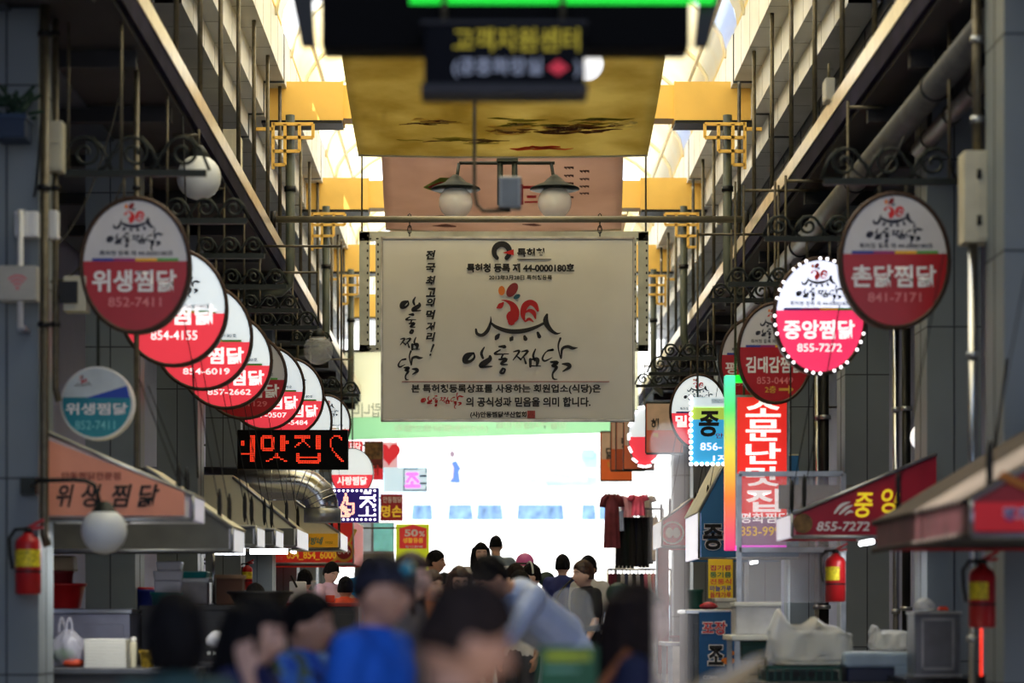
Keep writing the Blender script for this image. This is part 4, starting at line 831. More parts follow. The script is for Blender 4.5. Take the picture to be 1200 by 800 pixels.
t = awning('dark red right awning lettered in yellow with a small white flame mark', 1, xm, 3.4, Ym, 19.3, zv(629, Ym), .17, .46, m_dkend, m_rend, mat('fascia_lit', (226, 220, 236), .35, em=.5, noise=0))
text(t, 'lettering', '중', bpx(1001, 606, 1023, 577, Ym-.03), Ym-.03, m_yt, .03, .2); text(t, 'lettering', '앙', bpx(1033, 601, 1056, 571, Ym-.03), Ym-.03, m_yt, .03, .2); text(t, 'phone_lettering', '855-7272', bpx(957, 622, 1019, 611, Ym-.03), Ym-.03, m_let, .03, .2); text(t, 'phone_lettering', '855-7272', bpx(1028, 622, 1075, 613, Ym-.03), Ym-.03, m_let, .02, .2)
strokes(t, 'flame_mark', [[(978, 601, 2), (986, 592, 4), (996, 588, 1)], [(984, 602, 2), (992, 595, 4), (999, 592, 1)], [(990, 603, 1), (996, 599, 3), (1000, 600, 1)]], lambda a, c: (P(a, c, Ym-.03).x, P(a, c, Ym-.03).z), Ym-.03, m_let, Ym/F)
c = P(941, 613, Ym-.03); MB().disc((c.x, c.z), .075, .075, Ym-.02).out('food_mark', mat('food_brown', (120, 90, 50)), t, recalc=False)
a, c, d, e = bpx(913, 596, 1000, 568, 20.6); t = thing('wall_panel_board', 'plain grey board hanging behind the dark red right awning', 'board', P(950, 580, 20.6)); MB().bx(a, d, 20.6, 20.64, c, e).out('board', mat('dull_board', (110, 108, 100), .6), t)
MB().tube([(a+.1, 20.62, e), (a+.1, 20.62, 4.6)], .008, 5).tube([(a+.3, 20.62, e), (a+.3, 20.62, 4.6)], .008, 5).tube([(a, 20.62, e-.02), (CXR+.3, 20.62, e-.02)], .012, 5).out('hanger_wire', m_cable, t)
Yj = 26.4; xj = P(819, 0, Yj).x; m_bend = mat('end_blue', (52, 110, 150), .45, em=.1, noise=.15, scale=2)
t = awning('small right awning with blue end panel bearing one big black letter', 1, xj, 3.40, Yj, 28.2, zv(654, Yj), .5, .62, m_awn, m_bend, mat('fascia_lit', (226, 220, 236)), ridge=.3)
text(t, 'lettering', '종', bpx(823, 645, 848, 613, Yj-.04), Yj-.04, m_let, .12); text(t, 'lettering', '종', bpx(824, 644, 847, 614, Yj-.05), Yj-.05, m_black, .04)
Yk = 32.0; xk = P(776, 0, Yk).x
t = awning('small pale right awning with red end panel and round white mark', 1, xk, 3.40, Yk, 33.8, zv(640, Yk), .34, .28, m_awn, mat('end_coral', (196, 50, 50), .5, em=.1), m_fasw, ridge=.35); c = P(788, 624, Yk-.03)
b = MB().lathe([(.155, 0), (.155, .01), (.13, .01), (.13, 0)], (c.x, Yk-.03, c.z), 24, 'Y', caps=False); b.out('ring_mark', m_let, t); MB().disc((c.x-.04, c.z), .05, .07, Yk-.03).disc((c.x+.05, c.z), .05, .07, Yk-.03).out('white_mark', m_let, t, recalc=False)
a, c, d, e = bpx(771, 700, 784, 642, 31.9); t = thing('red_post_panel', 'faded red upright panel under the small pale right awning', 'panel', P(777, 700, 31.9)); MB().bx(a, d, 31.9, 32.0, G(32), e).out('panel', mat('faded_red_panel', (150, 60, 60), .6), t, .005); MB().bx(a-.02, a, 31.89, 32.01, G(32), e).out('edge', m_galv, t)
# clear plastic screen in a steel frame
YC = 19.6; t = thing('clear_screen', 'clear plastic sheet in a steel frame in front of the tall red sign', 'screen', P(927, 700, YC)); a, c, d, e = bpx(866, 706, 988, 555, YC)
MB().bx(a, d, YC, YC+.006, c, e).out('sheet', thin('clear_sheet', (226, 226, 236), .28, .25), t); b = MB()
for x in (a, d): b.bx(x-.02, x+.02, YC-.02, YC+.02, G(YC), e)
for z in (e, zv(644, YC)): b.bx(a, d, YC-.02, YC+.02, z-.02, z+.02)
b.out('frame', m_galv, t)
# ================================================================== left wall fittings
def extinguisher(label, u, v, Y, hpx, post=None):
    c = P(u, v, Y); h = hpx*Y/F; r = h*.18; z0 = c.z-h/2; t = thing('fire_extinguisher', label, 'fire extinguisher', (c.x, Y, z0), 'red fire extinguishers')
    MB().lathe([(r*.9, 0), (r, .02*h), (r, .70*h), (r*.85, .77*h), (r*.45, .82*h), (r*.32, .86*h)], (c.x, Y, z0), 24).out('cylinder', m_plred, t)
    a0, a1 = ((-165, -15) if u < 600 else (-175, -75)); b = MB(); b.grid(lambda i, j: Vector((c.x+r*1.012*math.cos(math.radians(a0+(a1-a0)*i)), Y+r*1.012*math.sin(math.radians(a0+(a1-a0)*i)), z0+h*(.38+.24*j))), 12, 1); b.out('yellow_label', mat('label_yellow', (226, 206, 40), .5, noise=.3, scale=40), t)
    MB().lathe([(r*1.02, .30*h), (r*1.02, .33*h)], (c.x, Y, z0), 24, caps=False).out('clamp_band', m_darkm, t)
    MB().lathe([(r*.35, .86*h), (r*.35, .92*h), (r*.15, .94*h)], (c.x, Y, z0), 12).out('valve', m_darkm, t)
    MB().box((c.x+r*.5, Y, z0+.97*h), (r*1.6, .03, .02), ry=-.5).box((c.x+r*.5, Y, z0+.92*h), (r*1.3, .03, .02), ry=-.1).out('lever', m_plred, t)
    MB().tube([(c.x-r*.2, Y, z0+.91*h), (c.x-r*1.0, Y, z0+.9*h), (c.x-r*1.45, Y, z0+.78*h), (c.x-r*1.4, Y, z0+.55*h), (c.x-r*1.2, Y, z0+.35*h)], r*.14, 8).out('hose', m_cable, t)
    MB().bx(c.x-r*(2.2 if 28 < Y < 30 else .5), c.x+r*.5, Y+r*.9, Y+r*1.0+.05, z0+.2*h, z0+.8*h).out('wall_bracket', m_darkm, t)
    return t
extinguisher('red fire extinguisher on the nearest left column', 33, 654, 15.83, 84); extinguisher('red fire extinguisher on a far left column, above the brown box', 290, 674, 29.2, 34)
extinguisher('red fire extinguisher beside the clear screen on the right', 979, 672, 19.3, 66); extinguisher('largest red fire extinguisher, on the near right column', 1151, 692, 14.3, 86)
YW = 15.85
def boxthing(name, label, cat, u0, v0, u1, v1, Y, dep, m, extra=None, bev=.006):
    a, c, d, e = bpx(u0, v0, u1, v1, Y); t = thing(name, label, cat, ((a+d)/2, Y, c)); MB().bx(a, d, Y, Y+dep, c, e).out('case', m, t, bev)
    if extra: extra(t, a, c, d, e, Y)
    return t
def wifi(t, a, c, d, e, Y):
    cx, cz = (a+d)/2, c+(e-c)*.36; b = MB(); w_ = (d-a)
    for r in (.12, .22, .32): b.ribbon([(cx+r*w_*math.sin(k*.25), cz+r*w_*math.cos(k*.25), .06*w_) for k in range(-3, 4)], Y-.003)
    b.disc((cx, cz), .05*w_, .05*w_, Y-.003); b.out('signal_mark', mat('faded_pink', (206, 120, 124), noise=0), t, recalc=False); MB().bx(a+.01, d-.01, Y-.002, Y, c+.01, e-.01).out('cover', m_grey, t)
boxthing('router_box', 'pale box with pink signal waves on the nearest left column', 'router', -2, 352, 43, 311, 15.7, .12, m_grey, wifi)
def fins(t, a, c, d, e, Y):
    for k in range(3): MB().bx(a+(d-a)*(.1+.3*k), a+(d-a)*(.3+.3*k), Y-.012, Y, c+.01, e-.01).out('fin', m_wh_pl, t)
boxthing('ballast_box', 'ribbed white box high on the nearest left column', 'electrical box', 17, 277, 44, 247, 15.8, .1, m_wh_pl, fins)
boxthing('ballast_box', 'plain white box bridging the pipes beside the nearest left column', 'electrical box', 45, 279, 67, 246, 16.1, .1, m_wh_pl, lambda t, a, c, d, e, Y: MB().bx(a+.01, d-.01, Y-.006, Y, c+.01, e-.01).out('cover', m_wh_pl, t))
t = thing('tube_light', 'unlit upright white tube on the nearest left column', 'lamp', P(24, 320, 15.75)); MB().tube([P(24, 384, 15.75), P(24, 246, 15.75)], .02, 10).out('tube', m_white, t); MB().bx(P(20, 0, 15.75).x, P(28, 0, 15.75).x, 15.77, 16.0, zv(250, 15.75), zv(244, 15.75)).bx(P(20, 0, 15.75).x, P(28, 0, 15.75).x, 15.77, 16.0, zv(386, 15.75), zv(380, 15.75)).out('socket', m_galv, t)
boxthing('meter_box', 'cream meter box with black front between the left pipes', 'electrical box', 74, 364, 101, 323, 16.3, .16, m_beige, lambda t, a, c, d, e, Y: MB().bx(a-.02, a+.1, Y-.03, Y, c+.05, e-.04).out('black_front', m_darkm, t))
boxthing('fuse_box', 'beige upright fuse box on the pipe above the left row of signs', 'electrical box', 50, 200, 73, 141, 16.2, .14, m_beige, lambda t, a, c, d, e, Y: [MB().bx(a+.015, d-.015, Y-.008, Y, c+(e-c)*(.05+.5*k), c+(e-c)*(.45+.5*k)).out('door', m_beige, t) for k in range(2)])
for lb, u, Y, v1, v2, r in (('slim conduit running up past the beige fuse box', 65, 16.3, -20, 470, .022), ('dark pipe hugging the edge of the nearest left column', 52, 15.92, -20, 640, .03), ('slim vertical conduit left of the nearest left oval sign', 160, 17.6, 15, 560, .02)):
    t = thing('conduit', lb, 'pipe', P(u, v2, Y)); o = MB().tube([P(u, v1, Y), P(u, v2-60, Y), P(u, v2-14, Y), P(u+4, v2, Y)], r, 8).out('pipe', m_rod, t)
    for v in (40, 220, 380): MB().lathe([(r*1.5, -.015), (r*1.5, .015)], P(u, v, Y), 10).out('pipe_clip', m_darkm, t)
t = thing('wall_globe_lamp', 'white globe lamp on a curved arm in front of the orange awning board', 'lamp', P(45, 563, 15.4)); c = P(122, 622, 15.4)
MB().tube([P(36, 570, 16.0), P(45, 563, 15.4), P(85, 562, 15.4), P(100, 563, 15.4), P(110, 568, 15.4), P(114, 578, 15.4), P(118, 594, 15.4)], .014, 8).out('arm', m_iron, t); MB().bx(P(36, 0, 16).x-.05, P(36, 0, 16).x+.05, 15.9, 15.99, zv(580, 16), zv(560, 16)).out('arm_plate', m_iron, t)
MB().lathe([(.02, .19), (.05, .175), (.075, .13), (.1, .10), (.1, .08), (.04, .08)], c, 20).out('cap', m_iron, t); MB().ell(c, (.147, .147, .147)).out('globe', mat('globe_opal', (222, 226, 226), .3, noise=.03), t)
for lb, u, v, Y, r, gm in (('dull white globe lamp hanging behind the nearest left bracket', 233, 208, 20.0, .185, mat('globe_opal', (222, 226, 226))), ('small clear globe lamp hanging beside the left banner end', 373, 410, 28.0, .17, thin('globe_glass_clear', (240, 244, 246), .22, .08)), ('small pale globe lamp far right near the round-marked awning', 1084, 512, 21.0, .13, mat('globe_bright', (255, 255, 255)))):
    c = P(u, v, Y); t = thing('globe_lamp', lb, 'lamp', c); MB().ell(c, (r, r, r)).out('globe', gm, t); MB().lathe([(.03, r+.08), (.07, r+.03), (.09, r-.04)], c, 14).out('cap', m_iron, t); hang(t, c.x, Y, c.z+r+.05, 5.57, .012, 'stem')
bpy.data.objects[t.name]['label'] = 'glowing globe lamp half hidden behind a right column'
def greens(t, a, c, d, e, Y):
    rnd = random.Random(3); b = MB()
    for k in range(40):
        p = Vector((a+(d-a)*rnd.random(), Y+.05+.2*rnd.random(), e+.12*rnd.random())); b.tube([p, p+Vector((rnd.uniform(-.1, .1), rnd.uniform(-.05, .05), rnd.uniform(.0, .1)))], .012, 5)
    b.out('dark_bundle', mat('dark_leafy', (24, 52, 36), .7), t)
    MB().bx(a-.01, d+.01, Y-.01, Y+.26, e-.03, e).out('crate_rim', mat('crate_navy_rim', (30, 54, 84), .5), t)
boxthing('blue_crate', 'navy crate with dark bundle hung high at the left edge', 'crate', -6, 161, 29, 133, 15.6, .25, mat('crate_navy', (26, 46, 74), .5), greens)
# cables
def cable(label, pts, r=.008):
    o = MB().tube(pts, r, 5).out('cable', m_cable, origin=pts[0]); tag(o, label, 'cable', 'loose cables')
def sagc(a, c, s, n=14): return [Vector(a).lerp(Vector(c), i/n)-Vector((0, 0, s*4*(i/n)*(1-i/n))) for i in range(n+1)]
cable('cable sagging from the fuse box across the dark gap at far left', sagc(P(62, 290, 16.3), P(150, 70, 17.5), .25)); cable('cable drooping below the nearest left bracket', sagc(P(60, 330, 16.3), P(146, 205, 17.4), .2)); cable('looped cable on the nearest left column beside the router', sagc(P(40, 230, 15.9), P(48, 140, 16.0), .1)); cable('thin wire hanging past the red letter display', sagc(P(232, 560, 18.9), P(214, 137, 19.2), .1)); cable('sagging wire under the right ledge near the round pipe', sagc(P(985, 175, 17), P(1060, 160, 17), .25)); cable('long wire hanging on the near right column', sagc(P(1148, 640, 14.4), P(1180, 420, 14.4), .05))
# ================================================================== right wall fittings
for lb, u0, v0, Ya, u1, v1, Yb2, r in (('thick grey pipe running along under the right ledge', 1112, 92, 16.6, 872, 322, 28.0, .10), ('second thinner grey pipe beside the thick one under the right ledge', 1150, 118, 17.0, 1080, 195, 20.5, .065)):
    A = P(u0, v0, Ya); B = P(u1, v1, Yb2); 
    A = Vector((3.16 if r > .08 else 3.34, 15.2, 5.33 if r > .08 else 5.2)); B = Vector((A.x, 30 if r > .08 else 18.7, A.z)); t = thing('overhead_pipe', lb, 'pipe', A.lerp(B, .5)); MB().tube([A, B], r, 16).out('pipe', mat('pipe_dull', (104, 104, 102), .45, .2), t); b = MB()
    for k in range(4): p = A.lerp(B, (k+.5)/4); b = MB().tube([p+Vector((0, -.02, 0)), p+Vector((0, .02, 0))], r*1.12, 16).bx(p.x-.015, p.x+.015, p.y-.02, p.y+.02, p.z, 5.6); b.out('pipe_clip', m_darkm, t)
def hinge(t, a, c, d, e, Y):
    MB().bx(a+(d-a)*.35, d-.01, Y-.012, Y, c+.02, e-.02).out('door', m_beige, t); MB().lathe([(.015, 0), (.015, .06)], (a+(d-a)*.4, Y-.015, c+.1), 8).lathe([(.015, 0), (.015, .06)], (a+(d-a)*.4, Y-.015, e-.18), 8).out('hinge', m_darkm, t)
boxthing('fuse_box', 'tall beige fuse box on pipes beside the nearest right oval sign', 'electrical box', 1130, 283, 1173, 176, 15.0, .2, m_beige, hinge)
for lb, u, Y, v1, v2, r, mm in (('shiny steel pipe dropping from the right beige fuse box', 1140, 15.1, 283, 720, .03, m_steel), ('pipe rising from the right beige fuse box', 1145, 15.1, 178, -10, .03, m_rod), ('pair-mate dark pipe beside the shiny steel pipe', 1160, 15.2, 283, 720, .025, m_darkm), ('shiny steel pipe between the two right-hand columns', 1050, 21.5, 385, 640, .03, m_steel), ('dark pipe right of the tall red sign', 966, 23.0, 400, 640, .045, m_darkm), ('pale pipe right of the tall red sign', 958, 23.0, 400, 600, .03, m_steel), ('dark pipe behind the nearest right column gap', 1062, 22.0, 385, 700, .04, m_darkm)):
    v2 = v2 if v2 < 0 else V0+(CZ-G(Y))*F/Y; t = thing('conduit', lb, 'pipe', P(u, max(v1, v2), Y)); MB().tube([P(u, v1, Y), P(u, v2, Y)], r, 10).out('pipe', mm, t)
    for k in (.2, .7): MB().lathe([(r*1.4, -.02), (r*1.4, .02)], P(u, v1+(v2-v1)*k, Y), 10).out('pipe_clip', m_galv, t)
t = thing('red_light_tube', 'thin glowing red tube below the near right extinguisher', 'light', P(1150, 790, 15.2)); MB().tube([P(1150, 792, 15.2), P(1150, 736, 15.2)], .009, 8).out('tube', mat('red_glow', (255, 60, 40), .4, em=1.2, noise=0), t); MB().bx(P(1144, 0, 15.2).x, P(1156, 0, 15.2).x, 15.2, 15.26, zv(800, 15.2), zv(790, 15.2)).out('socket', m_darkm, t)

# lamps the stalls have under their canopies
def stall_lamp(label, x, y, z, watts, col=(1, .97, .92)):
    t = thing('tube_lamp', label, 'lamp', (x, y, z), 'tube lamps tucked under the canopies'); MB().tube([(x, y-.3, z), (x, y+.3, z)], .016, 8).out('tube', m_tube, t); MB().bx(x-.03, x+.03, y-.32, y+.32, z+.02, z+.05).out('fixture', m_wh_pl, t)
    ld = bpy.data.lights.new('lamp_light', 'AREA'); ld.shape = 'RECTANGLE'; ld.size = .1; ld.size_y = .6; ld.energy = watts; ld.color = col; lo = bpy.data.objects.new('lamp_light', ld); COL.objects.link(lo); lo.parent = t; lo.location = (0, 0, -.03)
stall_lamp('tube lamp tucked under the nearest left awning', -2.55, 16.64, zv(609, 16.3)-.03, 15); stall_lamp('tube lamp tucked under the fifth left awning', -2.7, 26.3, zv(640, 25.45)-.03, 8); stall_lamp('tube lamp tucked under the cream left awning with yellow board', -2.6, 32.4, zv(642, 31.5)-.03, 8)
stall_lamp('tube lamp tucked under the dark red right awning', 2.95, 18.8, zv(629, 18.3)-.03, 6, (.95, .97, 1)); stall_lamp('tube lamp tucked under the right awning with the big black letter', 3.0, 27.2, zv(654, 26.4)-.03, 9, (.95, .97, 1))
# ================================================================== counters, baskets and goods
m_cnt = mat('counter_steel', (92, 94, 98), .4, .5, noise=.12); m_cntd = mat('counter_dark', (58, 58, 60), .5, .2, noise=.1); m_foam = mat('foam_white', (236, 236, 226), .7, noise=.03); m_brown = mat('brown_carton', (92, 58, 40), .7, noise=.1)
def counter(label, u0, u1, v, Y, dep, m, mtop, legs=False, shelf=True):
    a, d = P(u0, v, Y).x, P(u1, v, Y).x; z = zv(v, Y); g = G(Y)
    t = thing('stall_counter', label, 'counter', ((a+d)/2, Y+dep/2, g))
    MB().bx(a-.02, d+.02, Y-.02, Y+dep, z-.04, z).out('worktop', mtop, t, .006)
    if legs:
        for x in (a+.03, d-.03):
            for y in (Y+.04, Y+dep-.06): MB().bx(x-.02, x+.02, y-.02, y+.02, g-.02, z-.04).out('leg', m_galv, t)
        MB().bx(a, d, Y, Y+dep, g+.3, g+.33).out('shelf', mtop, t)
    else:
        MB().bx(a, d, Y, Y+dep-.03, g-.02, z-.04).out('body', m, t)
        MB().bx(a+.05, d-.05, Y-.012, Y, g+.1, z-.12).out('front_panel', m, t, .004)
    return t, z
def basin(name, label, u0, u1, v0, v1, Y, m, cat='basin', top=1.18, group=None):
    a, d = P(u0, v1, Y), P(u1, v1, Y); r = (d.x-a.x)/2; h = (v1-v0)*Y/F; c = Vector(((a.x+d.x)/2, Y, a.z)); t = thing(name, label, cat, c, group)
    rb = r/top
    MB().lathe([(rb*.96, 0), (rb, .01), (r*.98, h-.015), (r*1.03, h-.01), (r*1.03, h), (r*.95, h), (rb*.93, .02), (.01, .02)], c, 32, caps=False).out('bowl', m, t)
    MB().lathe([(r*1.03, h-.02), (r*1.06, h-.01), (r*1.06, h+.004), (r*1.0, h+.004)], c, 32, caps=False).out('rim', m, t); return t
def stackbox(name, label, u0, u1, v0, v1, Y, dep, m, lid=None, cat='box', taper=.0, group=None, bev=.012):
    a, c, d, e = bpx(u0, v0, u1, v1, Y); t = thing(name, label, cat, ((a+d)/2, Y+dep/2, c), group); k = taper*(d-a)
    b = MB(); V = [(a+k, Y+k, c), (d-k, Y+k, c), (d-k, Y+dep-k, c), (a+k, Y+dep-k, c), (a, Y, e), (d, Y, e), (d, Y+dep, e), (a, Y+dep, e)]; vv = [b.b.verts.new(p) for p in V]
    for q in ((0,3,2,1),(4,5,6,7),(0,1,5,4),(1,2,6,5),(2,3,7,6),(3,0,4,7)): b.b.faces.new([vv[i] for i in q])
    b.out('body', m, t, bev)
    if lid is not None: MB().bx(a-.01, d+.01, Y-.01, Y+dep+.01, e-.02, e+.012).out('lid', lid, t, .005)
    return t
# nearest left stall
t, zt = counter('low dark counter at the bottom left under the foam trays', 40, 230, 783, 17.0, 1.1, m_cntd, m_cnt)
t, zs1 = counter('steel shelf counter behind the left column, carrying the red basins', 44, 152, 713, 18.7, .7, mat('pale_steel', (150, 152, 170), .4, .4), m_steel)
basin('red_basin', 'wide bright red basin on the left shelf', 45, 100, 684, 712.5, 18.95, m_plred, top=1.25); basin('red_basin', 'dark red tub stacked above the wide red basin', 50, 86, 669, 684, 18.95, mat('dark_red_plastic', (112, 20, 30), .4), top=1.05)
stackbox('tan_tub', 'tan ribbed tub upside down on the dark red tub', 55, 85, 651, 668.5, 18.85, .2, mat('tan_plastic', (166, 148, 118), .5), taper=-.06)
for i in range(9):
    t = stackbox('foam_tray', 'white foam tray, %s of the stack on the low left counter' % ('lowest', 'second', 'third', 'fourth', 'fifth', 'sixth', 'seventh', 'eighth', 'topmost')[i], 98, 148, 748+(8-i)*3.85+.5, 748+(9-i)*3.85, 17.35, .22, m_foam, taper=.02, group='stack of foam trays', bev=.004)
basin('blue_tub', 'dark blue tub just right of the left column', 158, 181, 691, 714, 20.6, mat('deep_blue', (20, 36, 120), .4), top=1.12); basin('red_basin', 'red lid rim basin nested in the dark blue tub', 160, 180, 688.5, 692, 20.6, m_plred, top=1.05)
def bag(name, label, u, v, wpx, hpx, Y, col, mix, seed, cat='bag', handles=True):
    c = P(u, v, Y); w_ = wpx*Y/F/2; h = hpx*Y/F; t = thing(name, label, cat, c); rnd = random.Random(seed); ph = [rnd.uniform(0, 6) for _ in range(6)]
    def fn(d, p):
        a = math.atan2(d.y, d.x); k = 1+.10*math.sin(3*a+ph[0])+.07*math.sin(7*a+ph[1]+3*d.z)+.05*math.sin(11*a+ph[2]-5*d.z); z = p.z
        return Vector((p.x*k*(1.05-.25*d.z), p.y*k, max(z, -h*.46)+.02*h*math.sin(5*a+ph[3])*(d.z > 0)))
    MB().ell(c+Vector((0, 0, h*.46)), (w_, w_*.75, h*.5), 40, 20, fn).out('bag', thin(name+'_film', col, mix, .25), t)
    if handles:
        for s_ in (-1, 1): MB().tube([c+Vector((s_*w_*.25+w_*.2*math.cos(k*.52)*.8-.02, -.02*s_, h*.9+h*.38*math.sin(k*.52))) for k in range(7)], .008, 5).out('handle', thin(name+'_film', col, mix, .25), t)
    return t, c, w_, h
t, c, w_, h = bag('plastic_bag', 'clear plastic bag of greens with loop handles on the low left counter', 80, 782, 40, 46, 17.5, (226, 226, 240), .35, 2)
MB().ell(c+Vector((-.03, 0, h*.3)), (w_*.7, w_*.5, h*.2), 14, 8).out('greens', mat('leaf_green', (60, 100, 40), .7, noise=.4, scale=20), t); MB().ell(c+Vector((.04, -.03, h*.12)), (w_*.7, w_*.5, h*.12), 14, 8).out('carrots', mat('carrot', (190, 70, 40), .6, noise=.2), t)
basin('green_tub', 'dark green tub beside the clear bag of greens at far left', 44, 62, 747, 783, 17.4, m_green, top=1.1); bag('plastic_bag', 'small blue plastic bag at the left edge counter', 46, 783, 16, 20, 17.1, (40, 80, 200), .8, 5, handles=False)
basin('sauce_bottle_tray', 'small yellow patterned pouch dish behind the nearest left head', 163, 182, 762, 783, 17.3, mat('foil_yellow', (170, 140, 40), .4, .3, noise=.5, scale=30), cat='dish', top=1.4)
t = stackbox('small_bottle', 'small cream bottle beside the foam trays', 152, 160, 752, 783, 17.4, .06, mat('cream_plastic', (206, 200, 170), .5), taper=.1); c = P(156, 752, 17.4); MB().lathe([(.02, 0), (.02, .03), (.012, .035)], c+Vector((0, .03, 0)), 12).out('cap', m_foam, t)
# second left stall
t, zt2 = counter('dark counter carrying white tubs and the brown carton', 166, 352, 709, 19.1, .9, m_cntd, m_cntd)
Yt = 19.3
basin('teal_basin', 'teal basin under the stacked white tubs', 177, 216, 694, 708.5, Yt, m_teal, top=1.06)
for i, (u0, u1, v0, v1) in enumerate(((180, 213, 680, 696), (179, 214, 668, 680), (182, 212, 657, 668))):
    stackbox('white_tub', 'translucent white tub, %s of three stacked in the teal basin' % ('lowest', 'middle', 'topmost')[i], u0, u1, v0+.4, v1, Yt-.1, .2, mat('tub_white', (214, 214, 222), .35, noise=.03), taper=.05, group='stacked white tubs')
stackbox('clear_tub', 'clear tub of dark sauce next to the white tubs', 209, 244, 679, 708.5, Yt-.05, .25, mat('sauce_tub', (86, 76, 78), .25, noise=.2), lid=mat('lid_clear', (190, 190, 190), .3)); stackbox('teal_tray', 'teal tray lying on the clear tub of dark sauce', 206, 243, 669, 678, Yt-.05, .25, m_teal, taper=.08)
stackbox('brown_carton', 'brown carton on the dark counter under the small extinguisher', 253, 284, 675, 708.5, Yt, .22, m_brown, lid=mat('carton_flap', (150, 116, 84), .7)); t = thing('steel_post', 'slim steel post beside the brown carton', 'post', P(250, 708, 19.5)); MB().tube([P(250, 708.5, 19.4), P(250, 645, 19.4)], .014, 8).out('post', m_steel, t); MB().lathe([(.04, 0), (.04, .01)], P(250, 708.5, 19.4), 12).out('foot', m_steel, t)
m_blk = mat('black_rubber', (30, 28, 30), .5, noise=.1); basin('black_basin', 'big black rubber basin on the dark counter', 268, 342, 693, 712, 18.6, m_blk, top=1.3); basin('black_basin', 'lower black basin under the big black rubber one', 270, 336, 712, 735, 18.6, m_blk, top=1.25); t, _z = counter('plain dark stand under the two black basins', 274, 332, 735, 18.3, .6, m_cntd, m_cntd)
t, c, w_, h = bag('cup_pile', 'small pile of white plastic bags on a black crate between two heads', 254, 758, 24, 20, 17.8, (236, 238, 246), .9, 8, handles=False)
a, cc, d, e = bpx(240, 776, 270, 758.5, 17.6); t = thing('black_crate', 'small black crate holding the white plastic bags', 'crate', ((a+d)/2, 17.75, cc)); MB().bx(a, d, 17.6, 17.95, cc, e-.01).out('body', m_blk, t, .004); MB().bx(a-.01, d+.01, 17.59, 17.96, e-.02, e).out('rim', m_blk, t)
for k in range(5): MB().bx(a+.02+k*.035, a+.04+k*.035, 17.595, 17.6, e-.05, e-.03).out('white_tab', m_foam, t)
t, _z = counter('small dark stand under the black crate', 236, 276, 776, 17.4, .7, m_cntd, m_cntd)
# third left stall
t, zt3 = counter('counter with red front behind the blue capped man', 335, 420, 706, 25.0, .8, m_cntd, mat('red_top', (150, 40, 34), .5)); stackbox('white_tub', 'white squarish tub with a black ladle on the far red counter', 339, 358, 681, 705.5, 25.1, .16, m_wh_pl, taper=-.02)
MB().tube([P(341, 674, 25.05), P(348, 688, 25.05)], .012, 6).out('ladle_handle', m_cable, bpy.data.objects[[o.name for o in bpy.data.objects if o.get('label', '').startswith('white squarish')][0]])
stackbox('clear_sheet', 'leaning clear panel on the far red counter', 364, 369, 680, 705.5, 25.2, .3, thin('clear_sheet', (226, 226, 236)), cat='panel')
stackbox('orange_tub', 'orange red tub on the far red counter near the crouched vendor', 381, 392, 697, 705.5, 25.1, .2, mat('orange_plastic', (220, 70, 40), .4), taper=.05)
# right-hand stalls
t, zr1 = counter('metal counter with cooler front wrapped in a blue poster', 806, 864, 714, 21.0, .9, m_cnt, m_steel)
a, cc, d, e = bpx(819, 800, 863, 717, 20.95); t = thing('blue_poster', 'blue counter poster with red and black lettering', 'poster', ((a+d)/2, 20.95, cc)); MB().bx(a, d, 20.93, 20.95, cc, e).out('sheet', mat('poster_blue', (20, 84, 140), .45, noise=.15, scale=2), t)
text(t, 'lettering', '포장', bpx(822, 744, 852, 727, 20.92), 20.92, m_let, .09); text(t, 'lettering', '포장', bpx(823, 743, 851, 728, 20.915), 20.915, mat('poster_red', (200, 40, 50), noise=0), .03); text(t, 'lettering', '조', bpx(829, 780, 849, 755, 20.92), 20.92, m_let, .12); text(t, 'lettering', '조', bpx(830, 779, 848, 756, 20.915), 20.915, m_black, .05); text(t, 'small_lettering', 'COMM', bpx(824, 795, 840, 791, 20.92), 20.92, m_let, .01)
b = MB().disc((P(857, 765, 20.92).x, zv(765, 20.92)), .03, .02, 20.92).disc((P(853, 774, 20.92).x, zv(774, 20.92)), .06, .03, 20.918); b.out('food_picture', m_org, t, recalc=False)
bx9 = bpx(843, 701, 846, 701, 23.05); tpost = boxthing('menu_poster', 'yellow poster of coloured word lines behind the blue poster counter', 'poster', 830, 701, 859, 655, 23.0, .015, mat('poster_yellow', (236, 210, 40), .5, em=.05, noise=.03), lambda t, a, c, d, e, Y: [text(t, 'lettering', tx, bpx(832, v+6.5, 857, v, Y-.006), Y-.006, mat('poster_ink_%d' % i, cc, .5, noise=0), .03) for i, (tx, v, cc) in enumerate((('집기류', 662, (200, 50, 90)), ('통기름', 670, (20, 120, 90)), ('전통식', 678, (220, 90, 60)), ('마늘가루', 686, (40, 70, 170)), ('들깨가루', 693.5, (200, 50, 70))))])
basin('green_basket', 'dark green mesh basket on the metal counter', 806, 824, 691, 713.5, 21.3, m_green, cat='basket', top=1.1)
MB().bx(bx9[0], bx9[2], 23.02, 23.05, G(23)-.01, zv(660, 23)).out('stand_post', m_galv, tpost)
stackbox('white_carton', 'pale carton on the metal counter below the yellow poster', 839, 863, 702, 713.5, 21.2, .25, mat('pale_carton', (190, 188, 180), .6), lid=mat('pale_carton_lid', (206, 204, 190), .6)); t, c, w_, h = bag('red_parcel', 'small red and white parcel on the metal counter', 830, 713.5, 18, 9, 21.15, (200, 60, 70), .95, 12, cat='parcel', handles=False)
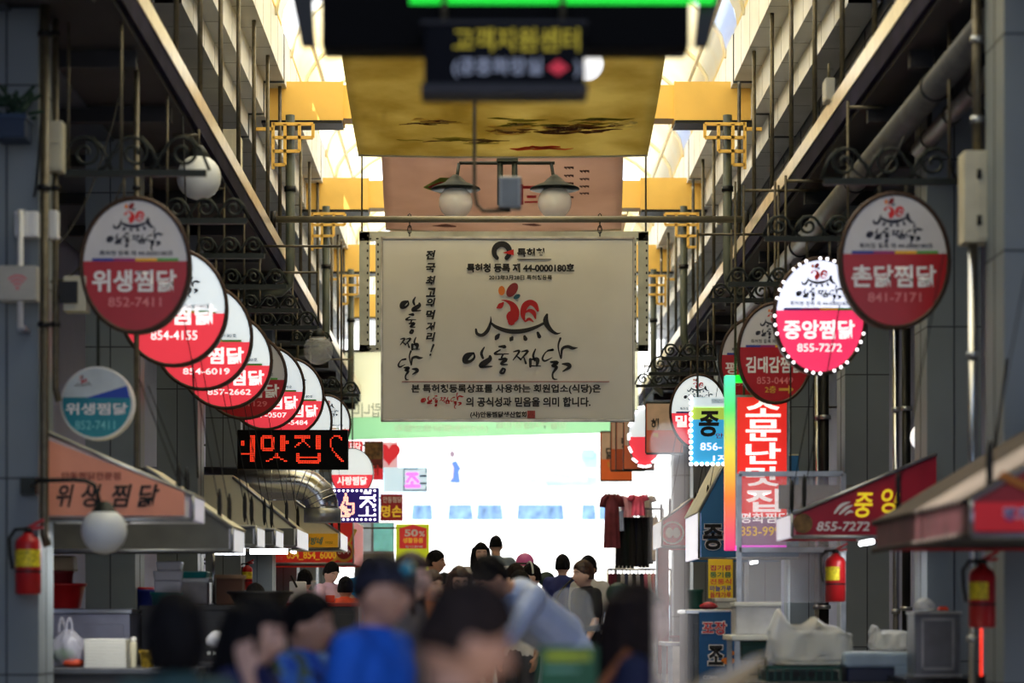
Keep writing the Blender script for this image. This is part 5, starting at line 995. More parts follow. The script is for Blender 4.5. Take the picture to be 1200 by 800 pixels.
t, zr0 = counter('far right counter with steel legs beside the blurred grey pole', 782, 820, 752, 22.4, .9, m_cnt, m_steel, legs=True); basin('red_basin', 'shallow dark red basin on the steel legged counter', 785, 812, 745, 751.5, 22.6, mat('dark_red_plastic', (112, 20, 30))); stackbox('pink_parcel', 'pinkish wrapped parcel on the steel legged counter end', 806, 820, 735, 751.5, 22.7, .2, mat('pink_wrap', (190, 110, 130), .5, noise=.3))
t, zr2 = counter('white shelf unit under the foam boxes', 860, 908, 744, 18.9, .7, m_wh_pl, m_foam, legs=True); stackbox('foam_box', 'white foam box with frayed tape on the shelf unit', 862, 914, 707, 743.5, 19.0, .35, mat('foam_grey', (198, 198, 200), .7), lid=m_foam)
stackbox('green_crate', 'dark green crate tucked under the white shelf unit top', 869, 906, 753, 773, 19.0, .3, m_green, lid=m_green, cat='crate')
t, zr3 = counter('low right counter carrying the crate and the bagged trays', 880, 1058, 800, 16.6, 1.2, m_cntd, m_cntd)
def crate(label, u0, u1, v0, v1, Y, dep, m):
    a, c, d, e = bpx(u0, v0, u1, v1, Y); t = thing('plastic_crate', label, 'crate', ((a+d)/2, Y+dep/2, c)); b = MB(); n = 9
    for z0, z1 in ((c, c+.015), (e-.02, e)): b.bx(a, d, Y, Y+.015, z0, z1).bx(a, d, Y+dep-.015, Y+dep, z0, z1).bx(a, a+.015, Y, Y+dep, z0, z1).bx(d-.015, d, Y, Y+dep, z0, z1)
    for k in range(n+1): x = a+(d-a-.012)*k/n; b.bx(x, x+.012, Y+.001, Y+.014, c, e).bx(x, x+.012, Y+dep-.014, Y+dep-.001, c, e)
    b.bx(a, d, Y, Y+dep, c, c+.01); b.out('basket', m, t)
    for k in range(2): MB().bx(a+(d-a)*(.35+.2*k), a+(d-a)*(.45+.2*k), Y-.006, Y+.002, e-.07, e-.03).out('handle_slot', m_cable, t)
    MB().bx(a+.016, d-.016, Y+.016, Y+dep-.016, c+.01, e-.03).out('liner', mat('crate_dark', (16, 40, 36), .6), t); return t
crate('dark green crate under the big plastic bagged stack', 898, 986, 781, 800, 16.9, .5, m_green)
def wrapped(label, u0, u1, v0, v1, Y, dep, seed, n, peaks):
    a, c, d, e = bpx(u0, v0, u1, v1, Y); t = thing('bagged_trays', label, 'bag', ((a+d)/2, Y+dep/2, c)); cx, w_ = (a+d)/2, (d-a)/2; h = e-c
    for i in range(n): MB().bx(cx-w_*.62, cx+w_*.72, Y+.06, Y+dep-.06, c+.012+h*.7*i/n, c+.004+h*.7*(i+.9)/n).out('tray', m_foam, t, .006)
    rnd = random.Random(seed); ph = [rnd.uniform(0, 6.28) for _ in range(8)]
    def fn(dv, p):
        an = math.atan2(dv.y, dv.x); q = max(abs(math.cos(an)), abs(math.sin(an))); k = (1/q)**.6; z = dv.z
        r = k*(1+.05*math.sin(5*an+ph[0]+4*z)+.04*math.sin(9*an+ph[1]-6*z)+.03*math.sin(13*an+ph[2]))
        flat = math.copysign(abs(z)**.55, z); rr = max(0.05, (1-abs(z)**4.5))**.5
        x = math.cos(an)*rr*r*w_*.95; y = math.sin(an)*rr*r*dep*.55; zz = h*.42*flat
        for (px, pz, wd) in peaks: zz += pz*h*math.exp(-((x/w_-px)/wd)**2)*(z > -.1)*max(0, z+.1)
        return Vector((x, y, max(zz, -h*.42)))
    MB().ell((cx, Y+dep/2, c+h*.42), (1, 1, 1), 64, 32, fn).out('bag', thin('bag_film', (246, 246, 244), .3, .3), t); return t
wrapped('large milky plastic bag of foam trays on the green crate, knotted ears up', 903, 1003, 722, 781, 16.95, .42, 4, 7, ((-.75, .38, .16), (.1, .14, .14), (.85, -.12, .2)))
wrapped('smaller milky bag of foam trays behind the cooler box', 1022, 1070, 733, 763, 18.2, .3, 9, 5, ((-.8, .3, .15),))
t, _z = counter('back stand under the smaller bagged trays', 1000, 1075, 763.5, 18.0, .6, m_cntd, m_cntd)
a, c, d, e = bpx(990, 800, 1072, 764, 16.8); t = thing('cooler_box', 'cooler box with pale blue lid and navy body at lower right', 'cooler box', ((a+d)/2, 17, c)); MB().bx(a+.02, d-.02, 16.82, 17.2, c, e-.1).out('body', mat('navy_plastic', (24, 34, 64), .4), t, .015); MB().bx(a, d, 16.8, 17.22, e-.11, e-.0).out('lid', mat('pale_blue_plastic', (150, 170, 190), .4), t, .025); MB().bx(d-.14, d-.02, 16.79, 16.81, e-.16, e-.1).out('latch', mat('pale_blue_plastic', (150, 170, 190)), t, .004)
YM = 16.4; a, c, d, e = bpx(1072, 793, 1126, 716, YM); t = thing('metal_can', 'square grey metal can with pressed frame at lower right', 'can', ((a+d)/2, YM, c)); mm = mat('tin_plate', (120, 124, 132), .35, .7, noise=.12); MB().bx(a, d, YM, YM+.3, c, e).out('body', mm, t, .012)
MB().bx(a-.008, d+.008, YM-.012, YM+.312, e-.02, e).bx(a-.008, d+.008, YM-.012, YM+.312, c, c+.02).out('rim', m_galv, t, .004); i_ = .045; b = MB().bx(a+i_, d-i_, YM-.008, YM, e-i_-.02, e-i_).bx(a+i_, d-i_, YM-.008, YM, c+i_, c+i_+.02).bx(a+i_, a+i_+.015, YM-.008, YM, c+i_, e-i_).bx(d-i_-.015, d-i_, YM-.008, YM, c+i_, e-i_); b.out('pressed_frame', m_galv, t)
bag('crumpled_bag', 'crumpled clear bag resting on the square metal can', 1083, 715.5, 22, 16, 16.5, (230, 232, 236), .4, 21, handles=False); boxthing('red_dish', 'small red dish on the square metal can', 'lid', 1100, 715.5, 1112, 712, 16.5, .06, mat('orange_plastic', (220, 70, 40)), lambda t, a, c, d, e, Y: MB().bx(a+.01, d-.01, Y+.01, Y+.05, e, e+.01).out('grip', mat('orange_plastic', (220, 70, 40)), t))
t, _z = counter('dark counter at the far lower right under the square can', 1064, 1200, 794, 16.1, .8, m_cntd, mat('black_top', (24, 24, 26), .25))
# ================================================================== clothes at the right of the opening
YK = 37.0
def rail(label, u0, u1, v, Y, foot=True):
    A, B = P(u0, v, Y), P(u1, v, Y); t = thing('clothes_rail', label, 'clothes rail', (A.x, Y, G(Y) if foot else A.z)); MB().tube([A, B], .016, 8).out('rail', m_steel, t)
    for p in (A, B): MB().tube([p, (p.x, Y, G(Y))], .016, 8).out('upright', m_steel, t)
    MB().tube([(A.x, Y-.25, G(Y)+.02), (A.x, Y+.25, G(Y)+.02)], .016, 6).tube([(B.x, Y-.25, G(Y)+.02), (B.x, Y+.25, G(Y)+.02)], .016, 6).out('foot', m_steel, t)
    return t
rail('upper clothes rail holding the pink tops and black garments', 722, 777, 596, YK); rail('lower clothes rail holding the mixed skirts', 712, 786, 667, 35.6)
def garment(label, u, v0, v1, wpx, Y, col, sleeves=True, yaw=0.0, name='garment', group='clothes for sale', hanger=True, cat='clothes', seed=0):
    c = P(u, v0, Y); w_ = wpx*Y/F/2; h = (v1-v0)*Y/F; t = thing(name, label, cat, c, group); rnd = random.Random(seed+int(u*7)); m = mat('textile_%d_%d_%d' % col, col, .8, noise=.15, scale=8); R = Matrix.Rotation(yaw, 3, 'Z'); ph = rnd.uniform(0, 6)
    def fn(i, j):
        a = 2*math.pi*i; z = -h*j; fl = (.62+.38*min(1, j*6)) if sleeves else 1; fl *= .8+.25*j; x = w_*math.cos(a)*fl; y = .035*math.sin(a)*(1+j)+.02*math.sin(9*math.cos(a)+ph)*j; return c+R@Vector((x, y, z))
    b = MB(); b.grid(fn, 28, 8)
    if sleeves:
        for s_ in (-1, 1): b.tube([c+R@Vector((s_*w_*.5, 0, -.02)), c+R@Vector((s_*w_*1.0, 0, -h*.09)), c+R@Vector((s_*w_*1.15, 0, -h*.24))], [.045, .05, .055], 8)
    b.out('fabric', m, t)
    if hanger: MB().tube([c+R@Vector((-w_*.6, 0, -.015)), c+R@Vector((0, 0, .04)), c+R@Vector((w_*.6, 0, -.015))], .01, 6).tube([c+R@Vector((0, 0, .04)), c+R@Vector((0, 0, .09)), c+R@Vector((.03, 0, .11))], .006, 5).out('hanger', m_wh_pl, t)
    return t
garment('long maroon dress hanging out in the bright opening', 717, 579, 642, 19, YK-.3, (110, 44, 56)); t = bpy.data.objects['clothes_rail']; garment('pale pink top hanging highest beside the maroon dress', 735, 582, 606, 15, YK-.2, (232, 170, 190)); garment('bright pink top hanging beside the pale pink one', 748, 581, 604, 16, YK-.25, (236, 96, 130)); garment('pale grey top at the right end of the pink tops', 758, 582, 608, 14, YK+.1, (190, 186, 182)); garment('pale blue vest hanging below the pale pink top', 727, 598, 622, 9, YK-.25, (170, 186, 226), False)
for i in range(10):
    garment(('black dress with %s on the upper rail' % ('the longest hem', 'a slim cut', 'a green tinge', 'a wide cut', 'dark blue tint', 'a plain front', 'a narrow waist', 'a loose fit', 'dotted sleeves', 'a pale edge')[i]) if i < 9 else 'beige dress at the right end of the black dresses', 727+i*4.6, 606, (668, 660, 666, 662, 664, 660, 665, 661, 658, 656)[i], 9, YK-.1-.03*(i % 2), ((18, 20, 26), (14, 26, 30), (16, 40, 34), (20, 20, 24), (20, 26, 48), (18, 18, 22), (24, 24, 30), (16, 22, 30), (40, 42, 46), (206, 184, 150))[i], False, 1.4, group='dresses on the upper rail')
for i in range(15):
    col = ((110, 30, 50), (96, 30, 46), (60, 56, 60), (200, 196, 192), (50, 60, 90), (210, 206, 204), (30, 34, 44), (190, 186, 190), (40, 44, 60), (214, 120, 150), (220, 212, 206), (226, 90, 60), (44, 48, 56), (150, 148, 150), (96, 92, 90))[i]
    garment('%s skirt, number %d from the left, lower rail' % (('maroon', 'dark maroon', 'grey', 'white', 'navy', 'off white', 'black', 'pale grey', 'slate blue', 'pink', 'cream', 'orange', 'charcoal', 'mid grey', 'brown grey')[i], i+1), 716+i*4.5, 672, (712, 708, 715, 712, 709, 716, 712, 710, 715, 708, 713, 711, 715, 712, 709)[i], 8, 35.6, col, False, 1.4, name='skirt', group='skirts on the lower rail')
# vehicles parked across the sunlit street
m_car = mat('car_white', (240, 242, 244), .3, noise=0); m_cgl = mat('car_glass', (104, 132, 168), .12, noise=.35, scale=3)
def van(label, u0, u1, Y, h=1.95, wins=((.06, .46), (.5, .92)), flip=False):
    A, B = P(u0, 0, Y), P(u1, 0, Y); g = G(Y); L = B.x-A.x; z0 = g+.28; t = thing('parked_van', label, 'van', ((A.x+B.x)/2, Y, g), 'vehicles across the street')
    pr = [(A.x, z0), (B.x, z0), (B.x, z0+.55*h*.9), (B.x-L*.06, z0+.62*h*.9), (B.x-L*.14, z0+h*.85), (A.x+L*.04, z0+h*.85), (A.x, z0+h*.72)]
    if flip: pr = [(A.x+B.x-x, z) for x, z in pr][::-1]
    MB().prism(pr, Y, Y+1.7).out('body', m_car, t, .08); zw0, zw1 = zv(610, Y), zv(591, Y)
    for k0, k1 in wins: MB().prism([(A.x+L*k0, zw0), (A.x+L*k1, zw0), (A.x+L*(k1-.03), zw1), (A.x+L*(k0+.02), zw1)], Y-.015, Y+.01).out('window', m_cgl, t)
    for k in (.18, .8): 
        wl = MB().lathe([(.31, -.1), (.33, -.08), (.33, .1), (.05, .1)], (A.x+L*k, Y+.08, g+.33), 24, 'Y').out('wheel', m_cable, t); MB().lathe([(.2, -.12), (.2, -.1)], (A.x+L*k, Y+.08, g+.33), 20, 'Y').out('hub', m_galv, wl)
    MB().bx(B.x-.02, B.x+.02, Y+.1, Y+.4, z0+.5, z0+.7).out('lamp', m_wh_pl, t)
van('white van across the sunlit street behind the walking couple', 520, 596, 76); van('white van parked right of the other across the street', 602, 672, 76.6, wins=((.05, .85),)); van('third pale vehicle across the street at the right of the opening', 678, 730, 77, wins=((.06, .4), (.45, .85))); van('pale vehicle across the street behind the lime banner', 450, 514, 77.4, wins=((.5, .9),))
YP = YB-.1; a, c, d, e = bpx(522, 612, 545, 524, YP); t = thing('wall_poster', 'tall poster of a figure in a blue dress on the sunlit building', 'poster', P(533, 610, YP)); MB().bx(a, d, YP-.03, YP, c, e).out('sheet', mat('poster_pale', (240, 240, 236), .6, noise=0), t); fp = lambda *q: [(P(u, v, YP).x, P(u, v, YP).z) for u, v in q]
MB().prism(fp((527, 566), (540, 566), (538, 552), (541, 550), (535, 539), (529, 541), (525, 548), (528, 552)), YP-.035, YP-.03).out('blue_dress', mat('poster_dress', (60, 90, 180), .6, noise=.1), t)
b = MB(); b.disc(fp((530, 532))[0], .1, .13, YP-.036); b.out('dark_hair', mat('poster_hair', (110, 90, 100), .6, noise=0), t, recalc=False); MB().prism(fp((527, 561), (530, 561), (531, 548), (528, 542)), YP-.04, YP-.036).prism(fp((525, 609), (529, 609), (534, 590), (537, 567), (531, 567)), YP-.035, YP-.031).out('bare_arm_and_leg', mat('poster_skin', (226, 190, 170), .6, noise=0), t)
for lb, u0, v0, u1, v1, col in (('pale yellow goods board on the sunlit shop front', 562, 535, 586, 560, (240, 226, 150)), ('blue and white sign panel high on the sunlit shop front', 682, 526, 697, 538, (130, 170, 220)), ('pale orange board low on the sunlit shop front', 682, 549, 697, 558, (240, 206, 160)), ('pale teal canopy board on the sunlit shop front', 612, 556, 690, 566, (150, 216, 216))):
    boxthing('shop_board', lb, 'board', u0, v1, u1, v0, YB-.2, .1, mat('board_%d_%d' % (u0, v0), col, .6, noise=.1), lambda t, a, c, d, e, Y: MB().bx(a+.03, d-.03, Y-.01, Y, c+.03, e-.03).out('face', mat('board_%d_%d' % (u0, v0), col), t))
struct(MB().bx(-12, 14, 69.8, 70, G(70)-.3, zv(609.5, 70)).out('exterior_barrier', m_bld))
# blurred near things
t = thing('thin_pole', 'thin pale grey pole close to the camera, out of focus before the clothes', 'pole', (P(786, 0, 3.4).x, 3.4, G(3.4))); MB().tube([(P(786, 0, 3.4).x, 3.4, G(3.4)), (P(786, 0, 3.4).x, 3.4, 1.83)], .008, 10).out('pole', mat('pale_grey_pole', (112, 107, 107), .6), t); MB().lathe([(.14, 0), (.14, .03), (.03, .05)], (P(786, 0, 3.4).x, 3.4, G(3.4)), 20).out('base', m_galv, t); MB().lathe([(.009, 0), (.014, .01), (.009, .03)], (P(786, 0, 3.4).x, 3.4, 1.82), 10).out('cap', m_galv, t)
Y = 7.2; A, B = P(830, 815, Y), P(897, 768, Y); t = thing('folded_parasol', 'tan folded parasol tip leaning in, blurred, at the bottom right of centre', 'parasol', A); t.location = (A.x-.75, Y, G(Y)); base = Vector((A.x-.62, Y+.05, G(Y)))
D = (B-A).normalized(); MB().tube([A-D*.5, A, B-D*.03, B], [.07, .055, .018, .006], 12).out('canopy', mat('tan_canvas', (190, 164, 120), .8), t); MB().tube([B, B+D*.03], .006, 6).out('tip', m_steel, t); MB().tube([A-D*.5, A-D*1.05], .014, 8).out('pole', m_steel, t)
for k in range(3): o = Vector((.0, -.02+.02*k, .02)); MB().tube([A-D*.4+o*2.4, A+o*2.2, B-D*.03+o*.6], .004, 5).out('fold', mat('pale_piping', (200, 206, 210), .5), t)
Y = 7.6; a, c, d, e = bpx(631, 830, 700, 757, Y); t = thing('green_board', 'blurred green board with a yellow band at the bottom, in front of the bending man', 'board', ((a+d)/2, Y, G(Y))); MB().bx(a, d, Y, Y+.02, c, e).out('board', mat('board_green', (10, 88, 48), .5), t, .004); MB().bx(a+.02, d-.02, Y-.003, Y, zv(774, Y), zv(763, Y)).out('yellow_band', mat('board_yellow', (170, 180, 20), .5, noise=.3, scale=30), t); MB().bx(a+.02, d-.06, Y-.003, Y, zv(786, Y), zv(782, Y)).out('pale_line', mat('board_pale', (120, 170, 140), .5, noise=.3, scale=30), t)
for x in (a+.03, d-.03): MB().bx(x-.012, x+.012, Y+.02, Y+.04, G(Y), e-.05).out('leg', m_galv, t)
# scooters by the far stalls
def scooter(label, u, Y, screen=True, box=None, sgn=1):
    g = G(Y); x = P(u, 0, Y).x; t = thing('scooter', label, 'scooter', (x, Y, g), 'parked scooters'); m_b = mat('scooter_body', (40, 60, 48), .35)
    for y in (Y-.55, Y+.6):
        wl = MB().lathe([(.2, -.05), (.25, -.03), (.25, .03), (.2, .05)], (x, y, g+.25), 24, 'X').out('wheel', m_cable, t); MB().lathe([(.13, -.04), (.13, .04)], (x, y, g+.25), 16, 'X').out('hub', m_galv, wl)
    MB().tube([(x, Y-.5, g+.35), (x, Y-.42, g+.7), (x, Y-.3, g+1.0)], [.13, .17, .06], 14).out('front_shield', m_b, t); MB().tube([(x, Y-.4, g+.32), (x, Y, g+.3), (x, Y+.2, g+.35)], [.12, .14, .16], 12).out('footboard', m_b, t); MB().ell((x, Y+.45, g+.62), (.17, .42, .16)).out('rear_body', m_b, t); MB().ell((x, Y+.3, g+.8), (.14, .34, .06)).out('seat', m_cable, t)
    MB().tube([(x-.34, Y-.22, g+1.05), (x-.1, Y-.3, g+1.02), (x+.1, Y-.3, g+1.02), (x+.34, Y-.22, g+1.05)], .018, 8).out('handlebar', m_darkm, t); MB().ell((x, Y-.42, g+.92), (.1, .06, .08)).out('headlamp', m_wh_pl, t)
    for s_ in (-1, 1): mr = MB().ell((x+s_*.36, Y-.25, g+1.28), (.1, .03, .09)).out('mirror', m_b, t); MB().tube([(x+s_*.3, Y-.24, g+1.05), (x+s_*.36, Y-.24, g+1.22)], .008, 5).out('mirror_stem', m_darkm, mr)
    if screen:
        b = MB(); b.grid(lambda i, j: Vector((x+.21*math.cos(math.pi*(1-i))*(.8+.2*math.sin(math.pi*min(1, j+.35))), Y-.46+.14*j-.06*math.sin(math.pi*i), g+1.0+.33*j*(math.sin(math.pi*i)**.35 if 0 < i < 1 else 0))), 20, 8); b.out('windscreen', thin('windscreen', (206, 212, 226), .3, .1), t)
        MB().tube([(x-.21, Y-.45, g+1.01), (x+.21, Y-.45, g+1.01)], .012, 6).out('screen_bar', m_darkm, t)
    if box: MB().bx(x-.26, x+.26, Y+.35, Y+.8, g+.82, g+1.45).out('cargo_box', m_wh_pl, t, .03)
    return t
scooter('scooter with tall clear windscreen and dark mirrors right of the bending man', 668, 18.5); scooter('white scooter with big white cargo box under the bright opening', 604, 28.6, box=1, screen=False)
# ================================================================== people
def unite(mb, vox, smooth=4):
    """overlapping closed shapes -> one continuous skin"""
    me = bpy.data.meshes.new('figure'); mb.b.to_mesh(me); mb.b.free(); o = bpy.data.objects.new('figure', me); TS.collection.objects.link(o)
    r = o.modifiers.new('r', 'REMESH'); r.mode = 'VOXEL'; r.voxel_size = vox; r.use_smooth_shade = True
    s_ = o.modifiers.new('s', 'SMOOTH'); s_.iterations = smooth; s_.factor = .5
    vl = TS.view_layers[0]; vl.update(); out = bpy.data.meshes.new_from_object(o.evaluated_get(vl.depsgraph)); bpy.data.objects.remove(o); bpy.data.meshes.remove(me); return out
def limb(b, pts, rs, n=12):
    b.tube(pts, rs, n)
    for p, r in zip(pts, rs): b.ell(p, (r, r, r), n, 8)
m_skin = [mat('skin_%d' % i, c, .5, noise=.05, scale=14) for i, c in enumerate(((206, 160, 134), (188, 140, 112), (220, 178, 156)))]
m_hair = {'black': mat('hair_black', (16, 13, 13), .75, noise=.35, scale=40, bump=.5, spec=.15), 'brown': mat('hair_brown', (58, 36, 26), .5, noise=.35, scale=40, bump=.5), 'dark': mat('hair_dark_brown', (34, 24, 20), .75, noise=.35, scale=40, bump=.5, spec=.15)}
m_eye = mat('eye_dark', (26, 18, 16), .25, noise=0); m_eyew = mat('eye_white', (226, 220, 214), .3, noise=0); m_lip = mat('lips', (170, 92, 84), .5, noise=0)
def head_shape(k=1.0):
    def fn(d, p):                               # local: x left, y forward, z up; centre of the head
        x, y, z = p.x, p.y, p.z
        if z < 0: x *= 1-.30*min(1, (-z/(.115*k)))**1.5*(1 if y > -.02 else .6); y *= 1-.10*(-z/(.115*k))
        if y > 0 and z < -.02*k: y += .012*k*math.exp(-((z+.095*k)/(.022*k))**2)*math.exp(-(x/(.025*k))**2)          # chin
        if y > 0:
            y -= .010*k*math.exp(-((z-.005*k)/(.016*k))**2)*math.exp(-((abs(x)-.032*k)/(.018*k))**2)                   # eye sockets
            y += .026*k*math.exp(-((z+.030*k)/(.018*k))**2)*math.exp(-(x/(.012*k))**2)+.010*k*math.exp(-((z+.008*k)/(.024*k))**2)*math.exp(-(x/(.010*k))**2)   # nose
            y += .006*k*math.exp(-((z+.064*k)/(.010*k))**2)*math.exp(-(x/(.024*k))**2)                                 # lips
            y += .005*k*math.exp(-((z-.03*k)/(.012*k))**2)*math.exp(-((abs(x)-.03*k)/(.02*k))**2)                      # brow
            y -= .012*k*max(0, (z-.05*k)/(.06*k))**2
        return Vector((x, y, z))
    return fn
def hair_mesh(k, style, vox, sd=1):
    rnd = random.Random(sd); ph = [rnd.uniform(0, 6.28) for _ in range(8)]; b = MB()
    def fn(d, p):
        x, y, z = d.x, d.y, d.z
        line = .42-.10*abs(x)*2 if y > 0 else -9        # hairline height (on the unit head) as it runs to the side
        side = .0
        if style == 'short': low = -.30
        elif style == 'crop': low = -.15
        else: low = -.75
        face = y > .05 and z < .38+.30*max(0, .35-abs(x))+(-.85*max(0, abs(x)-.55) if style != 'crop' else -.3*max(0, abs(x)-.6))
        if style == 'bob': face = y > .12 and z < .36 and abs(x) < .86
        if style == 'long': face = y > .10 and z < .46 and abs(x) < .80
        hide = face or z < low
        th = 1.13+.04*math.sin(9*math.atan2(x, y)+ph[0]+5*z)+.03*math.sin(17*math.atan2(x, y)+ph[1]-4*z)+(.05 if z > .5 else 0)
        if style == 'fluffy': th += .10
        if style == 'crop': th -= .03
        return Vector((p.x*(th if not hide else .86), p.y*(th if not hide else .80), p.z*(th if not hide else .9)))
    b.ell((0, 0, 0), (.077*k, .097*k, .117*k), 48, 32, fn)
    if style in ('long', 'bob', 'tail'):
        L = {'long': .42, 'bob': .16, 'tail': .0}[style]*k
        for i in range(9 if L else 0):
            a = math.radians(-105+i*26.25); x, y = math.sin(a)*.080*k, -math.cos(a)*.088*k-.008
            if y > .04: y = .03
            pts = [Vector((x*.9, y*.9, .05*k)), Vector((x*1.08, y*1.1, -.04*k)), Vector((x*1.15, y*1.15, -.10*k-L*.3)), Vector((x*1.05, y*1.2-.01, -.10*k-L*.75)), Vector((x*.85, y*1.15, -.11*k-L))]
            limb(b, pts, [.034*k, .036*k, .036*k, .032*k, .014*k], 8)
        if style == 'tail': limb(b, [Vector((0, -.10*k, .02*k)), Vector((0, -.15*k, -.0*k)), Vector((0, -.14*k, -.10*k))], [.035*k, .04*k, .02*k], 8)
    return unite(b, vox, 2)
def hand(b, w_, d, pn, th, k=1.0, curl=.35):
    """wrist point w_, direction d to the fingers, pn palm normal, th direction of the thumb side"""
    d = d.normalized(); pn = (pn-d*pn.dot(d)).normalized(); th = d.cross(pn)*(1 if d.cross(pn).dot(th) > 0 else -1)
    L = .185*k; pc = w_+d*L*.25
    for s_ in (-1.4, -.5, .5, 1.4): limb(b, [w_+th*s_*.010*k, w_+d*L*.48+th*s_*.020*k], [.019*k, .0135*k], 8)
    for i, (s_, ln) in enumerate(((1.4, .42), (.48, .47), (-.46, .43), (-1.4, .34))):
        p = w_+d*L*.47+th*s_*.021*k; pts = [p]; dd = d+th*s_*.05
        for j, f in enumerate((.45, .32, .25)):
            ang = curl*(j+.6)*.8; dj = (dd*math.cos(ang)+pn*math.sin(ang)).normalized(); p = p+dj*L*ln*f; pts.append(p)
        limb(b, pts, [.0098*k, .0092*k, .0085*k, .0072*k], 8)
    p = w_+d*L*.12+th*.022*k; limb(b, [p, p+(d*.55+th*.7+pn*.25).normalized()*L*.24, p+(d*.8+th*.5+pn*.3).normalized()*L*.42], [.015*k, .0115*k, .009*k], 8)
def person(label, u, vtop, Y, yaw, hair, hcol, top, bottom, pose=None, skin=0, vox=.011, H=None, sex='m', short=True, cap=None, extras=None, sit=False, headturn=0., nod=0., hs=1.0, topmat=None, pants='long', group=None, seed=1):
    pose = pose or {}; g = G(Y); ztop = zv(vtop, Y); Hh = H or (ztop-g); k = Hh/1.65 if not sit else 1.0
    x0 = P(u, 0, Y).x; t = thing('person', label, 'person', (x0, Y, g), group); ya = math.radians(yaw)
    f = Vector((math.sin(ya), -math.cos(ya), 0)); l = Vector((math.cos(ya), math.sin(ya), 0)); O = Vector((x0, Y, g))
    wd = 1.0 if sex == 'm' else .90
    J = dict(hip=(0, 0, .86), waist=(0, .0, 1.0), chest=(0, .005, 1.22), neck=(0, -.01, 1.39), head=(0, .035, 1.535), shl=(.165*wd, 0, 1.335), shr=(-.165*wd, 0, 1.335), ell=(.215*wd, -.03, 1.06), elr=(-.215*wd, -.03, 1.06), wrl=(.22*wd, .05, .82), wrr=(-.22*wd, .05, .82),
             hil=(.09, 0, .84), hir=(-.09, 0, .84), knl=(.10, .03, .46), knr=(-.10, .01, .46), anl=(.10, -.03, .08), anr=(-.10, -.05, .08), tol=(.115, .14, .03), tor=(-.115, .12, .03))
    J.update(pose.get('J', {}))
    lean, bend = pose.get('lean', 0), pose.get('side', 0)
    def lx(p):
        x, y, z = p
        if lean and z > .86:
            a = math.radians(lean)*min(1, (z-.86)/.25); dz = z-.86; y, z = y*math.cos(a)+dz*math.sin(a), .86+dz*math.cos(a)-y*math.sin(a)
        return Vector((x, y, z))*k
    Q = {n: lx(p) for n, p in J.items()}
    for n, p in pose.get('A', {}).items(): Q[n] = Vector(p)*k          # absolute joints
    if pose.get('dz'): 
        for n in Q: Q[n].z += pose['dz']
    # head frame
    ha = math.radians(headturn); na = math.radians(nod)+math.radians(lean)*.55
    HM = Matrix.Translation(Q['head']) @ Matrix.Rotation(ha, 4, 'Z') @ Matrix.Rotation(-na, 4, 'X')
    B = Matrix(((l.x, f.x, 0), (l.y, f.y, 0), (0, 0, 1))).to_4x4()
    kk = 1.0*hs*(.97 if sex == 'f' else 1)
    b = MB(); r_ = lambda *a: [q*k for q in a]
    # torso, neck
    limb(b, [Q['hip'], Q['waist'], Q['chest'], (Q['chest']+Q['neck'])*.5], r_(.125, .112, .125, .10), 14)
    for s_, h_, w2 in (('l', 'hil', .5), ('r', 'hir', .5)): limb(b, [Q['chest']+(Q['sh'+s_]-Q['chest'])*.45-Vector((0, 0, .02)), Q['waist']+(Q[h_]-Q['waist'])*.3, Q[h_]], r_(.108, .10, .10), 12)
    limb(b, [Q['chest'], Q['neck'], Q['head']-Vector((0, .015, .06))*kk], r_(.085, .056, .052), 12)
    for s_ in 'lr':
        limb(b, [Q['chest']+(Q['sh'+s_]-Q['chest'])*.4+Vector((0, 0, .06))*k, Q['sh'+s_]], r_(.062, .056), 12)
        limb(b, [Q['sh'+s_], Q['sh'+s_].lerp(Q['el'+s_], .4), Q['el'+s_], Q['el'+s_].lerp(Q['wr'+s_], .35), Q['wr'+s_]], r_(.054, .048, .038, .040, .026), 12)
        limb(b, [Q['hi'+s_], Q['hi'+s_].lerp(Q['kn'+s_], .35), Q['kn'+s_], Q['kn'+s_].lerp(Q['an'+s_], .3), Q['an'+s_], Q['to'+s_]], r_(.092, .088, .056, .056, .036, .034), 12)
        d = pose.get('hd'+s_); d = Vector(d) if d else (Q['wr'+s_]-Q['el'+s_]).normalized()
        pn = Vector(pose.get('pn'+s_, (-1 if s_ == 'l' else 1, 0, 0))); th = Vector(pose.get('th'+s_, (0, 1, 0)))
        hand(b, Q['wr'+s_]+d.normalized()*.01, d, pn, th, k*1.0, pose.get('curl', .4))
    b2 = MB(); b2.ell((0, 0, 0), (.077*kk, .097*kk, .117*kk), 40, 32, head_shape(kk))
    for s_ in (-1, 1): b2.ell((s_*.078*kk, -.005, -.012*kk), (.012*kk, .02*kk, .032*kk), 10, 8)
    for v in b2.b.verts: v.co = HM @ v.co
    hm = bpy.data.meshes.new('h'); b2.b.to_mesh(hm); b2.b.free(); b.b.from_mesh(hm); bpy.data.meshes.remove(hm)
    def place(me, name, m, parent=t):
        me.name = name; me.transform(B); me.materials.clear(); o = bpy.data.objects.new(name, me); COL.objects.link(o); me.materials.append(m); o.parent = parent
        if parent is not t: o.matrix_parent_inverse = Matrix()
        return o
    body = place(unite(b, vox, 3), 'body', m_skin[skin])
    # face details
    def det(name, mb, m):
        me = mb.mesh(name); me.transform(HM); return place(me, name, m)
    fs = head_shape(kk)
    def onface(x, z, off):
        y = .097*kk*math.sqrt(max(0, 1-(x/(.077*kk))**2-(z/(.117*kk))**2)); return Vector(fs(Vector((0, 0, 0)), Vector((x, y, z))))+Vector((0, off, 0))
